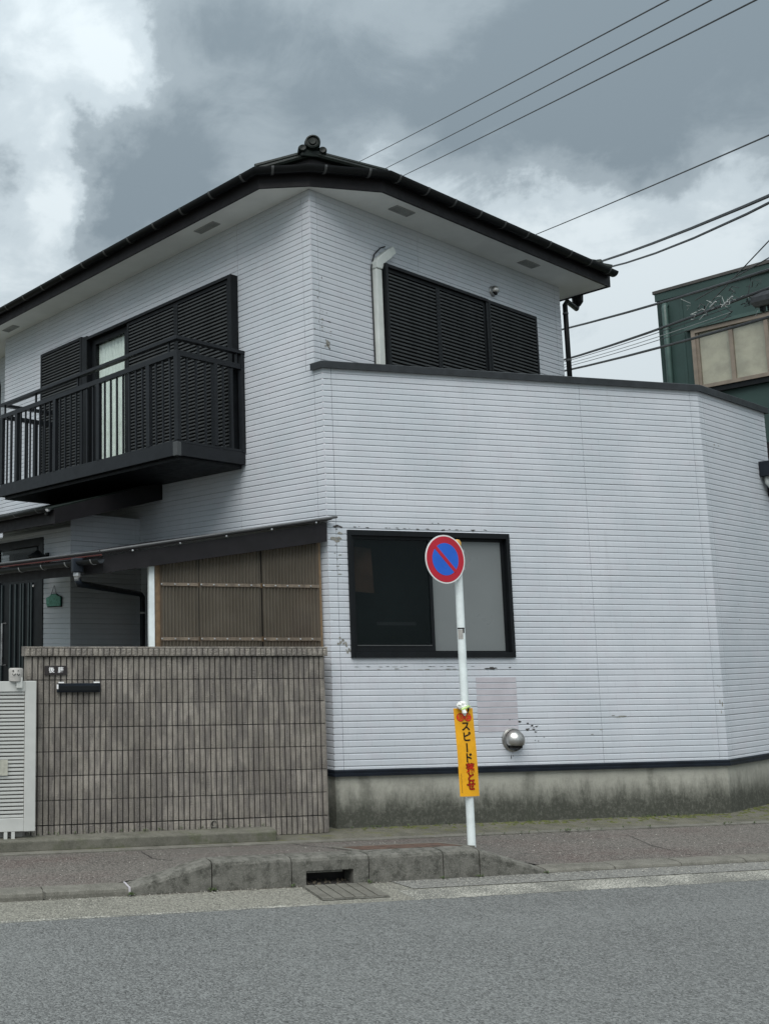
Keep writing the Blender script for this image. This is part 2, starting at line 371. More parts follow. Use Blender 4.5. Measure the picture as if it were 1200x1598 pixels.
M['wirepale'] = plain('pale_wire', (0.30, 0.32, 0.31), 0.5)
M['debris'] = plain('leaf_debris', (0.06, 0.05, 0.035), 0.95, var=0.6, scale=60, bump=0.8)
M['redboard'] = plain('red_brown_board', (0.10, 0.022, 0.018), 0.6)
M['amber'] = plain('amber_cap', (0.55, 0.30, 0.05), 0.4)
M['lampglass'] = plain('lamp_glass', (0.10, 0.10, 0.09), 0.2)

M['block'] = None
def block_mat():
    m, nt, b = new_mat('split_block'); g = G_(nt)
    oi = nt.nodes.new('ShaderNodeObjectInfo')
    add = nt.nodes.new('ShaderNodeVectorMath'); add.operation = 'ADD'; nt.links.new(g.tc.outputs['Object'], add.inputs[0]); nt.links.new(oi.outputs['Location'], add.inputs[1])
    v = add.outputs[0]
    c = g.mix(g.rng(g.noise(2.2, 6, 0.7, vec=v), 0.36, 0.64), (0.215, 0.197, 0.172), (0.32, 0.295, 0.260))
    k = g.rng(oi.outputs['Random'], 0, 1, 0.90, 1.10, smooth=False)
    sc = nt.nodes.new('ShaderNodeVectorMath'); sc.operation = 'SCALE'; nt.links.new(c, sc.inputs[0]); nt.links.new(k, sc.inputs['Scale']); c = sc.outputs[0]
    # rib to rib differences
    w = g.noise(20, 1, 0.4, vec=v, stretch=(1, 0.01, 0.25)); c = g.mix(g.rng(w, 0.40, 0.62, 0, 0.55), c, (0.12, 0.11, 0.105))
    c = g.mix(g.rng(g.noise(1.4, 7, 0.75, vec=v, stretch=(1.6, 1, 0.6), off=(4, 0, 2)), 0.52, 0.72, 0, 0.6), c, (0.075, 0.07, 0.062))
    c = g.mix(g.rng(g.noise(170, 3, 0.7, vec=v), 0.55, 0.72, 0, 0.7), c, (0.42, 0.39, 0.34))
    c = g.mix(g.rng(g.noise(150, 3, 0.7, vec=v, off=(3, 3, 3)), 0.55, 0.7, 0, 0.7), c, (0.06, 0.055, 0.05))
    g.set(b.inputs['Base Color'], c); b.inputs['Roughness'].default_value = 0.95; b.inputs['Specular IOR Level'].default_value = 0.2
    g.set(b.inputs['Normal'], g.bump(g.math('ADD', g.noise(90, 6, 0.75, vec=v), g.voro(120, vec=v)), 0.9, 0.006)); return m
M['block'] = block_mat()
M['asphalt'] = asphalt_mat('road_asphalt', (0.092, 0.096, 0.094), (0.110, 0.115, 0.112), (0.42, 0.43, 0.42))
M['redasphalt'] = asphalt_mat('red_asphalt', (0.082, 0.076, 0.069), (0.098, 0.090, 0.081), (0.32, 0.31, 0.28), redmask=(0.080, 0.060, 0.055))
M['found'] = concrete_mat('foundation_concrete', (0.42, 0.415, 0.36), (0.040, 0.043, 0.034), 0.20, 0.50, scale=2.5)
M['kerb'] = concrete_mat('kerb_concrete', (0.170, 0.166, 0.147), (0.060, 0.060, 0.051), scale=16, speck=(0.33, 0.33, 0.29), wear=1.0, bump=1.0)
M['kerbpale'] = concrete_mat('pale_kerb_concrete', (0.165, 0.160, 0.138), (0.065, 0.063, 0.052), scale=9, speck=(0.4, 0.39, 0.35))
M['slab'] = concrete_mat('mossy_slab', (0.155, 0.150, 0.125), (0.040, 0.043, 0.031), scale=6, moss=(0.075, 0.085, 0.045), speck=(0.33, 0.33, 0.28))
M['strip'] = concrete_mat('mossy_strip', (0.135, 0.130, 0.105), (0.045, 0.045, 0.033), scale=6, moss=(0.105, 0.11, 0.035), speck=(0.36, 0.36, 0.3))
M['apron'] = asphalt_mat('gutter_apron', (0.118, 0.117, 0.100), (0.155, 0.152, 0.130), (0.58, 0.57, 0.50))
M['soil'] = concrete_mat('ground_soil', (0.12, 0.115, 0.085), (0.06, 0.06, 0.04), scale=3, moss=(0.08, 0.10, 0.03))

def worn_paint():
    m, nt, b = new_mat('worn_white_paint'); g = G_(nt)
    bare = g.mix(g.rng(g.noise(45, 6, 0.7), 0.4, 0.7), (0.10, 0.103, 0.093), (0.18, 0.178, 0.155))
    f = g.math('ADD', g.math('MULTIPLY', g.noise(75, 4, 0.8, off=(1, 2, 3)), 0.8), g.math('MULTIPLY', g.noise(2.2, 5, 0.65), 0.32))
    f = g.math('ADD', f, g.math('MULTIPLY', g.voro(130), -0.10))
    c = g.mix(g.rng(f, 0.485, 0.60, 0, 0.85), bare, (0.50, 0.49, 0.43))
    g.set(b.inputs['Base Color'], c); b.inputs['Roughness'].default_value = 0.9
    g.set(b.inputs['Normal'], g.bump(f, 0.8, 0.005)); return m
M['paint'] = worn_paint()

def dark_glass(name, tint=(0.008, 0.011, 0.012), rough=0.12, spec=0.5):
    m, nt, b = new_mat(name); g = G_(nt)
    g.set(b.inputs['Base Color'], g.mix(g.rng(g.noise(1.2, 3), 0.35, 0.65), tint, tuple(t * 1.7 for t in tint)))
    b.inputs['Roughness'].default_value = rough; b.inputs['Specular IOR Level'].default_value = spec
    return m
M['glassdark2'] = dark_glass('screened_dark_glass', (0.003, 0.0045, 0.005), 0.4, 0.15)
def tinted():
    m = bpy.data.materials.new('dark_screened_glass'); m.use_nodes = True; nt = m.node_tree; nt.nodes.clear()
    t = nt.nodes.new('ShaderNodeBsdfTransparent'); t.inputs[0].default_value = (0.90, 0.93, 0.93, 1)
    d = nt.nodes.new('ShaderNodeBsdfPrincipled'); d.inputs['Base Color'].default_value = (0.006, 0.010, 0.011, 1); d.inputs['Roughness'].default_value = 0.18; d.inputs['Specular IOR Level'].default_value = 0.28
    g = G_(nt); g.set(d.inputs['Normal'], g.bump(g.noise(2.2, 2, 0.4), 0.15, 0.02))
    mx = nt.nodes.new('ShaderNodeMixShader'); mx.inputs[0].default_value = 0.42; nt.links.new(t.outputs[0], mx.inputs[1]); nt.links.new(d.outputs[0], mx.inputs[2])
    o = nt.nodes.new('ShaderNodeOutputMaterial'); nt.links.new(mx.outputs[0], o.inputs[0]); return m
M['glassdark'] = tinted()
M['inner'] = plain('room_dark', (0.012, 0.018, 0.018), 0.8)
M['reflectbrown'] = plain('brown_reflection', (0.24, 0.13, 0.085), 0.9, var=0.3, scale=4)  # reddish reflection in the dark pane, put into a colour
def clear_glass():
    m = bpy.data.materials.new('clear_glass'); m.use_nodes = True; nt = m.node_tree; nt.nodes.clear()
    t = nt.nodes.new('ShaderNodeBsdfTransparent'); t.inputs[0].default_value = (0.93, 0.96, 0.95, 1)
    gl = nt.nodes.new('ShaderNodeBsdfGlossy'); gl.inputs['Roughness'].default_value = 0.03
    lw = nt.nodes.new('ShaderNodeLayerWeight'); lw.inputs[0].default_value = 0.5
    pw = nt.nodes.new('ShaderNodeMath'); pw.operation = 'POWER'; nt.links.new(lw.outputs['Facing'], pw.inputs[0]); pw.inputs[1].default_value = 4
    fr = nt.nodes.new('ShaderNodeMath'); fr.operation = 'MULTIPLY_ADD'; nt.links.new(pw.outputs[0], fr.inputs[0]); fr.inputs[1].default_value = 0.6; fr.inputs[2].default_value = 0.04
    mx = nt.nodes.new('ShaderNodeMixShader'); nt.links.new(fr.outputs[0], mx.inputs[0]); nt.links.new(t.outputs[0], mx.inputs[1]); nt.links.new(gl.outputs[0], mx.inputs[2])
    o = nt.nodes.new('ShaderNodeOutputMaterial'); nt.links.new(mx.outputs[0], o.inputs[0]); return m
M['glass'] = clear_glass()
def polycarb():
    m, nt, b = new_mat('bronze_polycarbonate'); g = G_(nt)
    g.set(b.inputs['Base Color'], g.mix(g.rng(g.noise(3, 5), 0.3, 0.7), (0.165, 0.148, 0.120), (0.225, 0.203, 0.166)))
    b.inputs['Roughness'].default_value = 0.35
    tl = nt.nodes.new('ShaderNodeBsdfTranslucent'); tl.inputs[0].default_value = (0.22, 0.16, 0.10, 1)
    tr = nt.nodes.new('ShaderNodeBsdfTransparent'); tr.inputs[0].default_value = (0.50, 0.38, 0.27, 1)
    a = nt.nodes.new('ShaderNodeMixShader'); a.inputs[0].default_value = 0.3; nt.links.new(b.outputs[0], a.inputs[1]); nt.links.new(tl.outputs[0], a.inputs[2])
    c = nt.nodes.new('ShaderNodeMixShader'); c.inputs[0].default_value = 0.42; nt.links.new(a.outputs[0], c.inputs[1]); nt.links.new(tr.outputs[0], c.inputs[2])
    o = [n for n in nt.nodes if n.type == 'OUTPUT_MATERIAL'][0]; nt.links.new(c.outputs[0], o.inputs[0]); return m
M['poly'] = polycarb()
M['strip_poly'] = plain('clamping_strip_plastic', (0.150, 0.120, 0.090), 0.5, var=0.3, scale=25)

# ------------------------------------------------------------------ ground
def sheet(name, pts, z, mat, kind='structure', t=0.0):
    mb = MB(); mb.add([(x, y, z) for x, y in pts], [tuple(range(len(pts)))])
    return mb.build(name, mat, kind=kind)
sheet('ground', [(-300, -300), (300, -300), (300, 300), (-300, 300)], -0.012, M['soil'])
sheet('road', [(-60, -4), (60, -4), (60, 6.24), (-60, 6.24)], 0.0, M['asphalt'])
sheet('gutter_apron', [(-60, 6.24), (60, 6.24), (60, 6.75), (-60, 6.75)], 0.0, M['apron'])
sheet('asphalt_patch', [(3.72, 6.50), (60, 6.50), (60, 6.725), (3.66, 6.725)], 0.004, asphalt_mat('patch_asphalt', (0.125, 0.125, 0.115), (0.15, 0.15, 0.14), (0.4, 0.4, 0.36)))
def ragged(x0, x1, ya, yb, z, name, seed, amp=0.02):
    rnd = random.Random(seed); n = int((x1 - x0) / 0.05); mb = MB()
    lo = [(x0 + (x1-x0)*i/n, ya + rnd.uniform(-amp, amp), z) for i in range(n+1)]; hi = [(x0 + (x1-x0)*i/n, yb + rnd.uniform(-amp, amp), z) for i in range(n+1)]
    mb.add(lo + hi, [(i, i+1, n+2+i, n+1+i) for i in range(n)])
    return mb.build(name, M['paint'], kind='structure')
ragged(3.58, 40, 6.232, 6.485, 0.0015, 'edge_line', 3, 0.012)
ragged(-30, 2.86, 6.243, 6.275, 0.0015, 'edge_line', 5, 0.010)

# sidewalk: red asphalt, front edge follows the kerb top
def kerb_z(x):
    pts = [(-60, .055), (1.69, .055), (2.28, .195), (4.39, .195), (4.94, .035), (60, .035)]
    for (a, za), (b, zb) in zip(pts, pts[1:]):
        if a <= x <= b: return za + (zb - za) * (x - a) / (b - a)
xs = [-60, -20, -5] + [-2 + 0.2 * i for i in range(60)] + [10.5, 20, 60]
mb = MB(); cols = 8; vv = []
for x in xs:
    for j in range(cols + 1):
        t = j / cols; y = 6.86 + (7.70 - 6.86) * t
        vv.append((x, y, (kerb_z(x) - 0.004) * (1 - t) ** 1.3 + 0.088 * (1 - (1 - t) ** 1.3)))
mb.add(vv, [(i*(cols+1)+j, (i+1)*(cols+1)+j, (i+1)*(cols+1)+j+1, i*(cols+1)+j+1) for i in range(len(xs)-1) for j in range(cols)])
mb.build('pavement', M['redasphalt'], kind='structure', smooth='all')
# concrete edging between the pavement and the buildings
mb = MB(); mb.box((-60, 7.69, -0.01), (60, 7.775, 0.096)); mb.build('edging_strip', M['kerbpale'], kind='structure')
mb = MB(); mb.box((-60, 7.775, -0.01), (60, 12, 0.088)); mb.build('mossy_verge', M['strip'], kind='structure')

# kerb stones
kerbs = thing('kerb', (3.49, 6.72, 0), 'low grey concrete kerb with a dropped ramp at each end and a drain inlet', 'kerb')
def kerb_piece(x0, x1, za, zb, mat=None, name='kerb_stone', zlow=-0.02, y1=6.87):
    g = 0.0045; x0 += g; x1 -= g; mb = MB(); r = 0.028
    def prof(z): return [(6.72, zlow), (6.72, max(z - r, 0.01)), (6.726, max(z - r*0.35, 0.014)), (6.74, max(z - 0.004, 0.018)), (6.765, z), (y1, z), (y1, zlow)]
    n = 4; m = 7; vs_ = []
    for i in range(n + 1):
        t = i / n; x = x0 + (x1 - x0) * t; z = za + (zb - za) * t
        for (y, zz_) in prof(z): vs_.append((x, y + random.uniform(-.0012, .0012), zz_ + (random.uniform(-.0015, .0015) if zz_ > 0 else 0)))
    fs = [(i*m+k, i*m+(k+1) % m, (i+1)*m+(k+1) % m, (i+1)*m+k) for i in range(n) for k in range(m)]
    fs += [tuple(range(m))[::-1], tuple(n*m+k for k in range(m))]
    mb.add(vs_, fs); return mb.build(name, mat or M['kerb'], kerbs)
kerb_piece(1.69, 2.29, .055, .2); kerb_piece(2.29, 2.89, .2, .2)
kerb_piece(3.49, 4.09, .2, .2); kerb_piece(4.09, 4.39, .2, .2); kerb_piece(4.39, 4.95, .2, .032)
for i in range(12): kerb_piece(1.69 - .6*(i+1), 1.69 - .6*i, .055, .055, M['kerbpale'])
for i in range(16): kerb_piece(4.95 + .6*i, 4.95 + .6*(i+1), .033, .033, M['kerbpale'])
# inlet stone, in one mesh round its opening
mb = MB(); prof = lambda x0, x1: None
for (x0, x1, z0, z1) in ((2.893, 3.0, -.02, .2), (3.368, 3.487, -.02, .2)):
    mb.prism([(x0, 6.72, z0), (x0, 6.72, z1-.028), (x0, 6.728, z1-.01), (x0, 6.745, z1-.002), (x0, 6.765, z1), (x0, 6.87, z1), (x0, 6.87, z0)], (x1-x0, 0, 0))
mb.prism([(3.0, 6.72, .105), (3.0, 6.72, .172), (3.0, 6.728, .19), (3.0, 6.745, .198), (3.0, 6.765, .2), (3.0, 6.87, .2), (3.0, 6.87, .105)], (.368, 0, 0))
mb.box((3.0, 6.735, .088), (3.29, 6.87, .105))
inl = mb.build('inlet_stone', M['kerb'], kerbs)
mb = MB(); mb.box((2.99, 6.875, -.02), (3.38, 6.90, .19)); mb.box((3.0, 6.73, -.02), (3.368, 6.875, .006)); mb.build('inlet_cavity', M['mortar'], inl)
mb = MB(); rnd = random.Random(4)
for i in range(60):
    x = rnd.uniform(3.01, 3.35); y = rnd.uniform(6.70, 6.84); s = rnd.uniform(.006, .018); a = rnd.uniform(0, 3)
    mb.add([(x, y, .009), (x+s*math.cos(a), y+s*math.sin(a), .014), (x+s*math.cos(a+1), y+s*math.sin(a+1), .022), (x-s*.3, y+s*.5, .012)], [(0, 1, 2, 3)])
mb.build('leaf_litter', M['debris'], kind='stuff')
# white joint filler at the flush kerb
mb = MB(); mb.box((1.684, 6.708, .0), (1.696, 6.735, .058)); mb.box((1.680, 6.735, .056), (1.692, 6.87, .061)); mb.build('joint_filler', M['filler'], kerbs)
mb = MB(); mb.box((1.087, 6.712, .01), (1.095, 6.76, .058)); mb.build('joint_filler', M['kerbpale'], kerbs)

# catch pit cover on the pavement
cov = thing('pit_cover', (4.0, 7.1, .19), 'rusty brown steel pit cover set in the pavement left of the sign pole', 'pit cover')
def zside(y): t = (y - 6.86) / .84; return .191 * (1 - t) ** 1.3 + .088 * (1 - (1 - t) ** 1.3)
def slanted(mb, x0, x1, y0, y1, h):
    mb.add([(x0,y0,zside(y0)-.01),(x1,y0,zside(y0)-.01),(x1,y1,zside(y1)-.01),(x0,y1,zside(y1)-.01),(x0,y0,zside(y0)+h),(x1,y0,zside(y0)+h),(x1,y1,zside(y1)+h),(x0,y1,zside(y1)+h)],
           [(0,3,2,1),(4,5,6,7),(0,1,5,4),(1,2,6,5),(2,3,7,6),(3,0,4,7)])
for x0, x1, y0, y1 in ((3.50, 4.46, 6.875, 6.93), (3.50, 4.46, 7.30, 7.35), (3.50, 3.56, 6.933, 7.297), (4.40, 4.46, 6.933, 7.297)):
    mb = MB(); slanted(mb, x0, x1, y0, y1, .006); mb.build('concrete_rim', M['kerbpale'], cov)
for i in range(3):
    mb = MB(); slanted(mb, 3.566 + i*.278, 3.838 + i*.278, 6.938, 7.292, .008); pl = mb.build('steel_plate', M['rust'], cov)
# gutter grating
gr = thing('gutter_cover', (3.2, 6.5, 0), 'concrete gutter cover with slanted slots below the kerb drain inlet', 'gutter cover')
def gp(a, b, z=0.0): return (2.96 + a*.5 + (1-b)*-.02, 6.33 + b*.385, z)
mb = MB()
mb.prism([gp(0, 0, .003), gp(1, 0, .003), gp(1, 1, .003), gp(0, 1, .003)], (0, 0, .004)); mb.build('cover_bed', M['kerb'], gr)
for i in range(6):
    a0 = i / 6 + .012; a1 = (i + 1) / 6 - .012
    mb = MB(); mb.prism([gp(a0, .04, .007), gp(a1, .04, .007), gp(a1, .96, .007), gp(a0, .96, .007)], (0, 0, .006)); mb.build('cover_bar', M['kerbpale'], gr)
# cracks in the pavement
def crack(pts, w=.004):
    mb = MB(); P = [V(p) for p in pts]
    for a, b in zip(P, P[1:]):
        n = 6; prev = None
        for i in range(n + 1):
            q = a.lerp(b, i / n) + V((random.uniform(-.008, .008), random.uniform(-.008, .008), 0))
            t = (q.y - 6.86) / .84; kz = kerb_z(q.x) - .004
            z = kz * (1-t)**1.3 + .088 * (1 - (1-t)**1.3) + .003
            ww = w * random.uniform(.5, 1.4)
            cur = (V((q.x - ww, q.y, z)), V((q.x + ww, q.y + ww, z)))
            if prev: mb.add([prev[0], prev[1], cur[1], cur[0]], [(0, 1, 2, 3)])
            prev = cur
    mb.build('pavement_crack', M['mortar'], kind='structure')
crack([(2.02, 7.66, 0), (2.02, 7.35, 0), (2.12, 7.12, 0)]); crack([(6.35, 7.5, 0), (6.30, 7.2, 0), (6.42, 6.9, 0)]); crack([(5.0, 7.13, 0), (5.7, 7.16, 0), (6.3, 7.2, 0)], .003)
crack([(3.32, 7.68, 0), (3.46, 7.34, 0), (3.49, 6.9, 0)], .004); crack([(4.47, 7.36, 0), (4.62, 7.1, 0), (4.75, 6.9, 0)], .004)

# doorstep slab in front of the block wall
mb = MB(); mb.prism([(-2.5, 7.83, .08), (3.24, 7.83, .08), (3.27, 7.90, .08), (3.27, 8.044, .08), (-2.5, 8.044, .08)], (0, 0, .088))
mb.build('footing_slab', M['slab'], bevel=.012, label='low mossy concrete slab along the foot of the ribbed block wall and gate', cat='concrete slab')

mb = MB(); rr_ = random.Random(31); n_ = 260
lo_ = [(1.6 + i * .0135, 6.7185 - abs(rr_.gauss(0, .006)) - .002, .0012) for i in range(n_)]; hi_ = [(1.6 + i * .0135, 6.722, .0012) for i in range(n_)]
mb.add(lo_ + hi_, [(i, i+1, n_+1+i, n_+i) for i in range(n_-1)]); mb.build('kerb_foot_line', M['debris'], kind='stuff')  # dark ragged line along the foot of the raised kerb
# moss cushions along the wall foot, weeds in the joints, grit in the gutter
M['moss'] = plain('moss', (0.075, 0.085, 0.022), 0.95, var=0.5, scale=40, bump=0.8)
M['weed'] = plain('weed_leaf', (0.055, 0.085, 0.025), 0.7, var=0.4, scale=30)
M['grit'] = plain('grit', (0.30, 0.29, 0.26), 0.9, var=0.5, scale=50)
rnd = random.Random(8); mb = MB()
for i in range(900):
    x = rnd.uniform(3.9, 10.5); w = rnd.random() ** 2
    if x < 8.1: y = 8.205 - w * .26 * (0.5 + .5 * math.sin(x * 2.1) ** 2)
    else: y = 8.2 + (x - 8.13) * .437 - w * .5
    if y > 8.19 and x < 8.1: y = 8.185
    dens_ = .5 + .5 * math.sin(x * 3.3 + 1) * math.sin(x * 1.27)
    if rnd.random() > dens_ + (.25 if x > 6.5 else -.1): continue
    r = rnd.uniform(.008, .028); h = r * rnd.uniform(.25, .5); n = 6
    mb.add([(x, y, .088 + h)] + [(x + r * math.cos(6.283*k/n) * rnd.uniform(.7, 1.2), y + r * math.sin(6.283*k/n) * rnd.uniform(.7, 1.2), .0885) for k in range(n)], [(0, 1+k, 1+(k+1) % n) for k in range(n)])
mb.build('moss', M['moss'], kind='stuff', smooth='all')
mb = MB()
for i in range(150):
    q = rnd.random()
    if q < .30: x, y, z = rnd.uniform(-1, 3.2), 8.035 - rnd.random() * .02, .168
    elif q < .55: x, y, z = rnd.uniform(4.0, 8.0), 8.185, .088
    elif q < .8: x, y, z = rnd.uniform(5.0, 9.0), 7.69, .096
    else: x, y, z = rnd.choice((1.69, 2.29, 2.89, 3.49, 4.09, 4.39, 4.95)) + rnd.gauss(0, .01), 6.712, .002
    for k in range(rnd.randint(2, 5)):
        a = rnd.uniform(math.pi, 2 * math.pi); L = rnd.uniform(.012, .038); hh = rnd.uniform(.008, .03); w = .004; px_, py_ = -math.sin(a) * w, math.cos(a) * w
        m_ = (x + math.cos(a) * L * .6, y + math.sin(a) * L * .6, z + hh); e_ = (x + math.cos(a) * L, y + math.sin(a) * L, z + hh * .6)
        mb.add([(x, y, z), (m_[0] + px_, m_[1] + py_, m_[2]), e_, (m_[0] - px_, m_[1] - py_, m_[2])], [(0, 1, 2, 3)])
mb.build('weeds', M['weed'], kind='stuff')
mb = MB()
for i in range(1500):
    x = rnd.uniform(-1, 9.5); y = 6.715 - abs(rnd.gauss(0, .09)); r = rnd.uniform(.0015, .005)
    if rnd.random() < .25: y = rnd.uniform(6.9, 7.68)
    if y > 6.87: t = (y - 6.86) / .84; z = (kerb_z(x) - .004) * (1-t)**1.3 + .088 * (1 - (1-t)**1.3)
    else: z = .005
    if y < 6.2: continue
    mb.add([(x - r, y - r, z), (x + r, y - r*.6, z), (x + r*.7, y + r, z), (x - r*.8, y + r, z), (x, y, z + r * 1.3)], [(0, 1, 4), (1, 2, 4), (2, 3, 4), (3, 0, 4)])
mb.build('grit', M['grit'], kind='stuff')

# ------------------------------------------------------------------ house
house = thing('house', (PC.x, PC.y, 0), 'two storey pale grey brick-pattern sided house with dark trim, cut corner and dark tiled roof', 'house')
ROW = .0569
Z0GRID = 4.209 - 80 * ROW * 1.0
def siding(F, name, u0, u1, z0, z1, joints, openings=(), label=None, core=True, core_depth=.10):
    """a wall part with a siding board object for every panel; boards are 8 rows high"""
    wall_mb = MB()
    # backing split round openings
    rects = [(u0 + .10, u1 - .09, z0, z1)]
    for (a, b, c, d) in openings:
        nr = []
        for (x0, x1, y0, y1) in rects:
            if a >= x1 or b <= x0 or c >= y1 or d <= y0: nr.append((x0, x1, y0, y1)); continue
            if c > y0: nr.append((x0, x1, y0, c))
            if d < y1: nr.append((x0, x1, d, y1))
            yy0, yy1 = max(y0, c), min(y1, d)
            if a > x0: nr.append((x0, a, yy0, yy1))
            if b < x1: nr.append((b, x1, yy0, yy1))
        rects = nr
    for r in rects: wall_mb.fbox(F, r[0], r[1], -core_depth, -.013, r[2], r[3])
    wall = wall_mb.build(name, M['core'], house)
    prof = [(0, -.0050), (.0040, -.0050), (.0080, -.0008), (.0125, .0), (.0505, .0), (.0569, -.0030)]
    edges = [u0] + [j for j in joints if u0 < j < u1] + [u1]
    k = math.floor((z0 - Z0GRID) / (8 * ROW)); 
    while Z0GRID + k * 8 * ROW < z1 - .01:
        zb = Z0GRID + k * 8 * ROW; ed = list(edges)
        for (oa, ob, oc, od) in openings:     # a course that the opening cuts right through is separate boards
            if max(zb, z0) >= oc - .001 and min(zb + 8 * ROW, z1) <= od + .001: ed = sorted(set(ed + [x for x in (oa, ob) if u0 < x < u1]))
        for a, b in zip(ed, ed[1:]):
            mb = MB(); uvs = []
            for r in range(8):
                zr = zb + r * ROW
                lo, hi = max(zr, z0), min(zr + ROW, z1)
                if hi - lo < .004: continue
                if r == 0: lo = max(lo, zr + .0025)
                # horizontal intervals after openings
                cuts = [(lo, hi, [(a + .002, b - .002)])]
                for (oa, ob, oc, od) in openings:
                    nc = []
                    for (l, h, iv) in cuts:
                        if oc >= h or od <= l: nc.append((l, h, iv)); continue
                        if oc > l: nc.append((l, oc, iv))
                        if od < h: nc.append((od, h, iv))
                        ni = []
                        for (x0, x1) in iv:
                            if oa >= x1 or ob <= x0: ni.append((x0, x1)); continue
                            if oa > x0: ni.append((x0, oa))
                            if ob < x1: ni.append((ob, x1))
                        nc.append((max(l, oc), min(h, od), ni))
                    cuts = nc
                for (l, h, iv) in cuts:
                    if h - l < .002: continue
                    pp = []
                    for (pa, pb) in zip(prof, prof[1:]):
                        za, zb_ = zr + pa[0], zr + pb[0]
                        if zb_ <= l or za >= h: continue
                        t0 = max(0, (l - za) / (zb_ - za)); t1 = min(1, (h - za) / (zb_ - za))
                        if not pp: pp.append((za + (zb_-za)*t0, pa[1] + (pb[1]-pa[1])*t0))
                        pp.append((za + (zb_-za)*t1, pa[1] + (pb[1]-pa[1])*t1))
                    if len(pp) < 2: continue
                    for (x0, x1) in iv:
                        if x1 - x0 < .003: continue
                        vs_ = []; 
                        for (z, n) in pp: vs_ += [F(x0, n, z), F(x1, n, z)]; uvs += [(x0, z), (x1, z)]
                        m = len(pp); fs = [(2*i, 2*i+1, 2*i+3, 2*i+2) for i in range(m-1)]
                        # end faces back to the wall
                        for side, x in ((0, x0), (1, x1)):
                            b0 = len(vs_); vs_ += [F(x, -.012, pp[0][0]), F(x, -.012, pp[-1][0])]; uvs += [(x, pp[0][0]), (x, pp[-1][0])]
                            fs.append((b0, 2*0+side, 2*(m-1)+side, b0+1) if m == 2 else tuple([b0] + [2*i+side for i in range(m)] + [b0+1]))
                        mb.add(vs_, fs)
            if not mb.f: continue
            me = bpy.data.meshes.new('siding_board'); me.from_pydata(mb.v, [], mb.f)
            uvl = me.uv_layers.new(name='UVMap')
            for lp in me.loops: uvl.data[lp.index].uv = uvs[lp.vertex_index]
            bmx = bmesh.new(); bmx.from_mesh(me)
            bmx.normal_update()
            for f in bmx.faces:
                if f.normal.dot(F.n) < -.01: f.normal_flip()
            bmx.to_mesh(me); bmx.free()
            me.materials.append(M['siding']); link('siding_board', me, wall)
        k += 1
    return wall

ZT, ZP, ZS = .60, 4.325, 6.152
# left (entrance) side, upper part and lower part
siding(FL, 'entrance_side_wall', .0, 5.95, ZT, ZP, [.10, 1.115, 3.73], [(2.78, 5.95, ZT, 2.95), (3.02, 3.70, 3.76, ZP)])
siding(FL, 'upper_side_wall', .093, 5.95, ZP, ZS, [.20, 1.10, 3.73], [(3.02, 3.70, ZP, 5.56)])
siding(FR, 'upper_front_wall', .0, 4.58, ZP - .04, ZS, [.10, 1.7, 4.45], [])
siding(FM, 'street_wall', 0, 4.173, ZT, ZP, [.09, 2.77, 4.07], [(.20, 1.87, 1.605, 2.765)])
siding(FC, 'corner_wall', 0, 1.66, ZT, ZP, [.10, 1.56])
FE = Frame(FC(1.66, 0, 0), dL, dR); siding(FE, 'far_side_wall', 0, 6, ZT, ZP, [2.9])
FU = Frame(FR(4.58, 0, 0), dL, dR); siding(FU, 'upper_far_side_wall', 0, 5.9, ZP, ZS, [2.9])
# porch projection
FP = Frame(FL(2.78, 0, 0), -dR, -dL)        # u = outward from the entrance side wall
siding(FP, 'porch_side_wall', 0, .98, .09, 3.15, [.06])
FD = Frame(FL(0, .98, 0), dL, -dR)
siding(FD, 'porch_front_wall', 2.78, 5.95, .09, 3.0, [4.6], [(3.33, 4.48, .09, 2.93)])
FW = Frame(FL(5.95, -.42, 0), dL, -dR); siding(FW, 'rear_wing_wall', -.05, 3.0, .09, ZS, [1.5])
mb = MB()
mb.fbox(FL, 5.8, 5.94, -4.4, -.11, .1, ZS - .01); mb.build('rear_wall', M['core'], house)
# corner trims that close the boards' ends where two faces meet
for (P, zz0, zz1, off) in ((PC, ZT, ZP, V((.006, .011, 0))), (P3, ZT, ZP, V((-.003, .014, 0))), (FR(0, 0, 0), ZP, ZS, (dL + dR) * .010), (FC(1.66, 0, 0), ZT, ZP, dL * .010 - dR * .010), (FR(4.58, 0, 0), ZP, ZS, dL * .010 - dR * .010), (FL(2.78, .98, 0), .09, 3.1, (dL + dR) * .010)):
    mb = MB(); mb.tube([V((P.x, P.y, zz0)) + off, V((P.x, P.y, zz1)) + off], .009, 8); mb.build('corner_trim', M['filler'], house, smooth='all')
# flat roof behind the parapet
mb = MB(); a = FC(1.6, -.05, 4.1)
mb.prism([V((4.1, 8.32, 4.10)), V((8.1, 8.32, 4.10)), FC(1.58, -.12, 4.1), FC(1.58, -5.8, 4.1), FL(5.8, -.12, 4.10)], (0, 0, .02)); mb.build('flat_roof', M['coping'], house)
# parapet coping
cpath = [FL(.12, 0, 0), PC, P3, FC(1.67, 0, 0), FE(5.9, 0, 0)]
cprof = [(.030, ZP - .012), (.034, ZP + .05), (.028, ZP + .056), (-.13, ZP + .062), (-.13, ZP + .002), (.016, ZP + .002), (.016, ZP - .012)]
mb = MB(); mb.sweep([(p.x, p.y) for p in cpath], cprof); mb.build('parapet_coping', M['coping'], house)
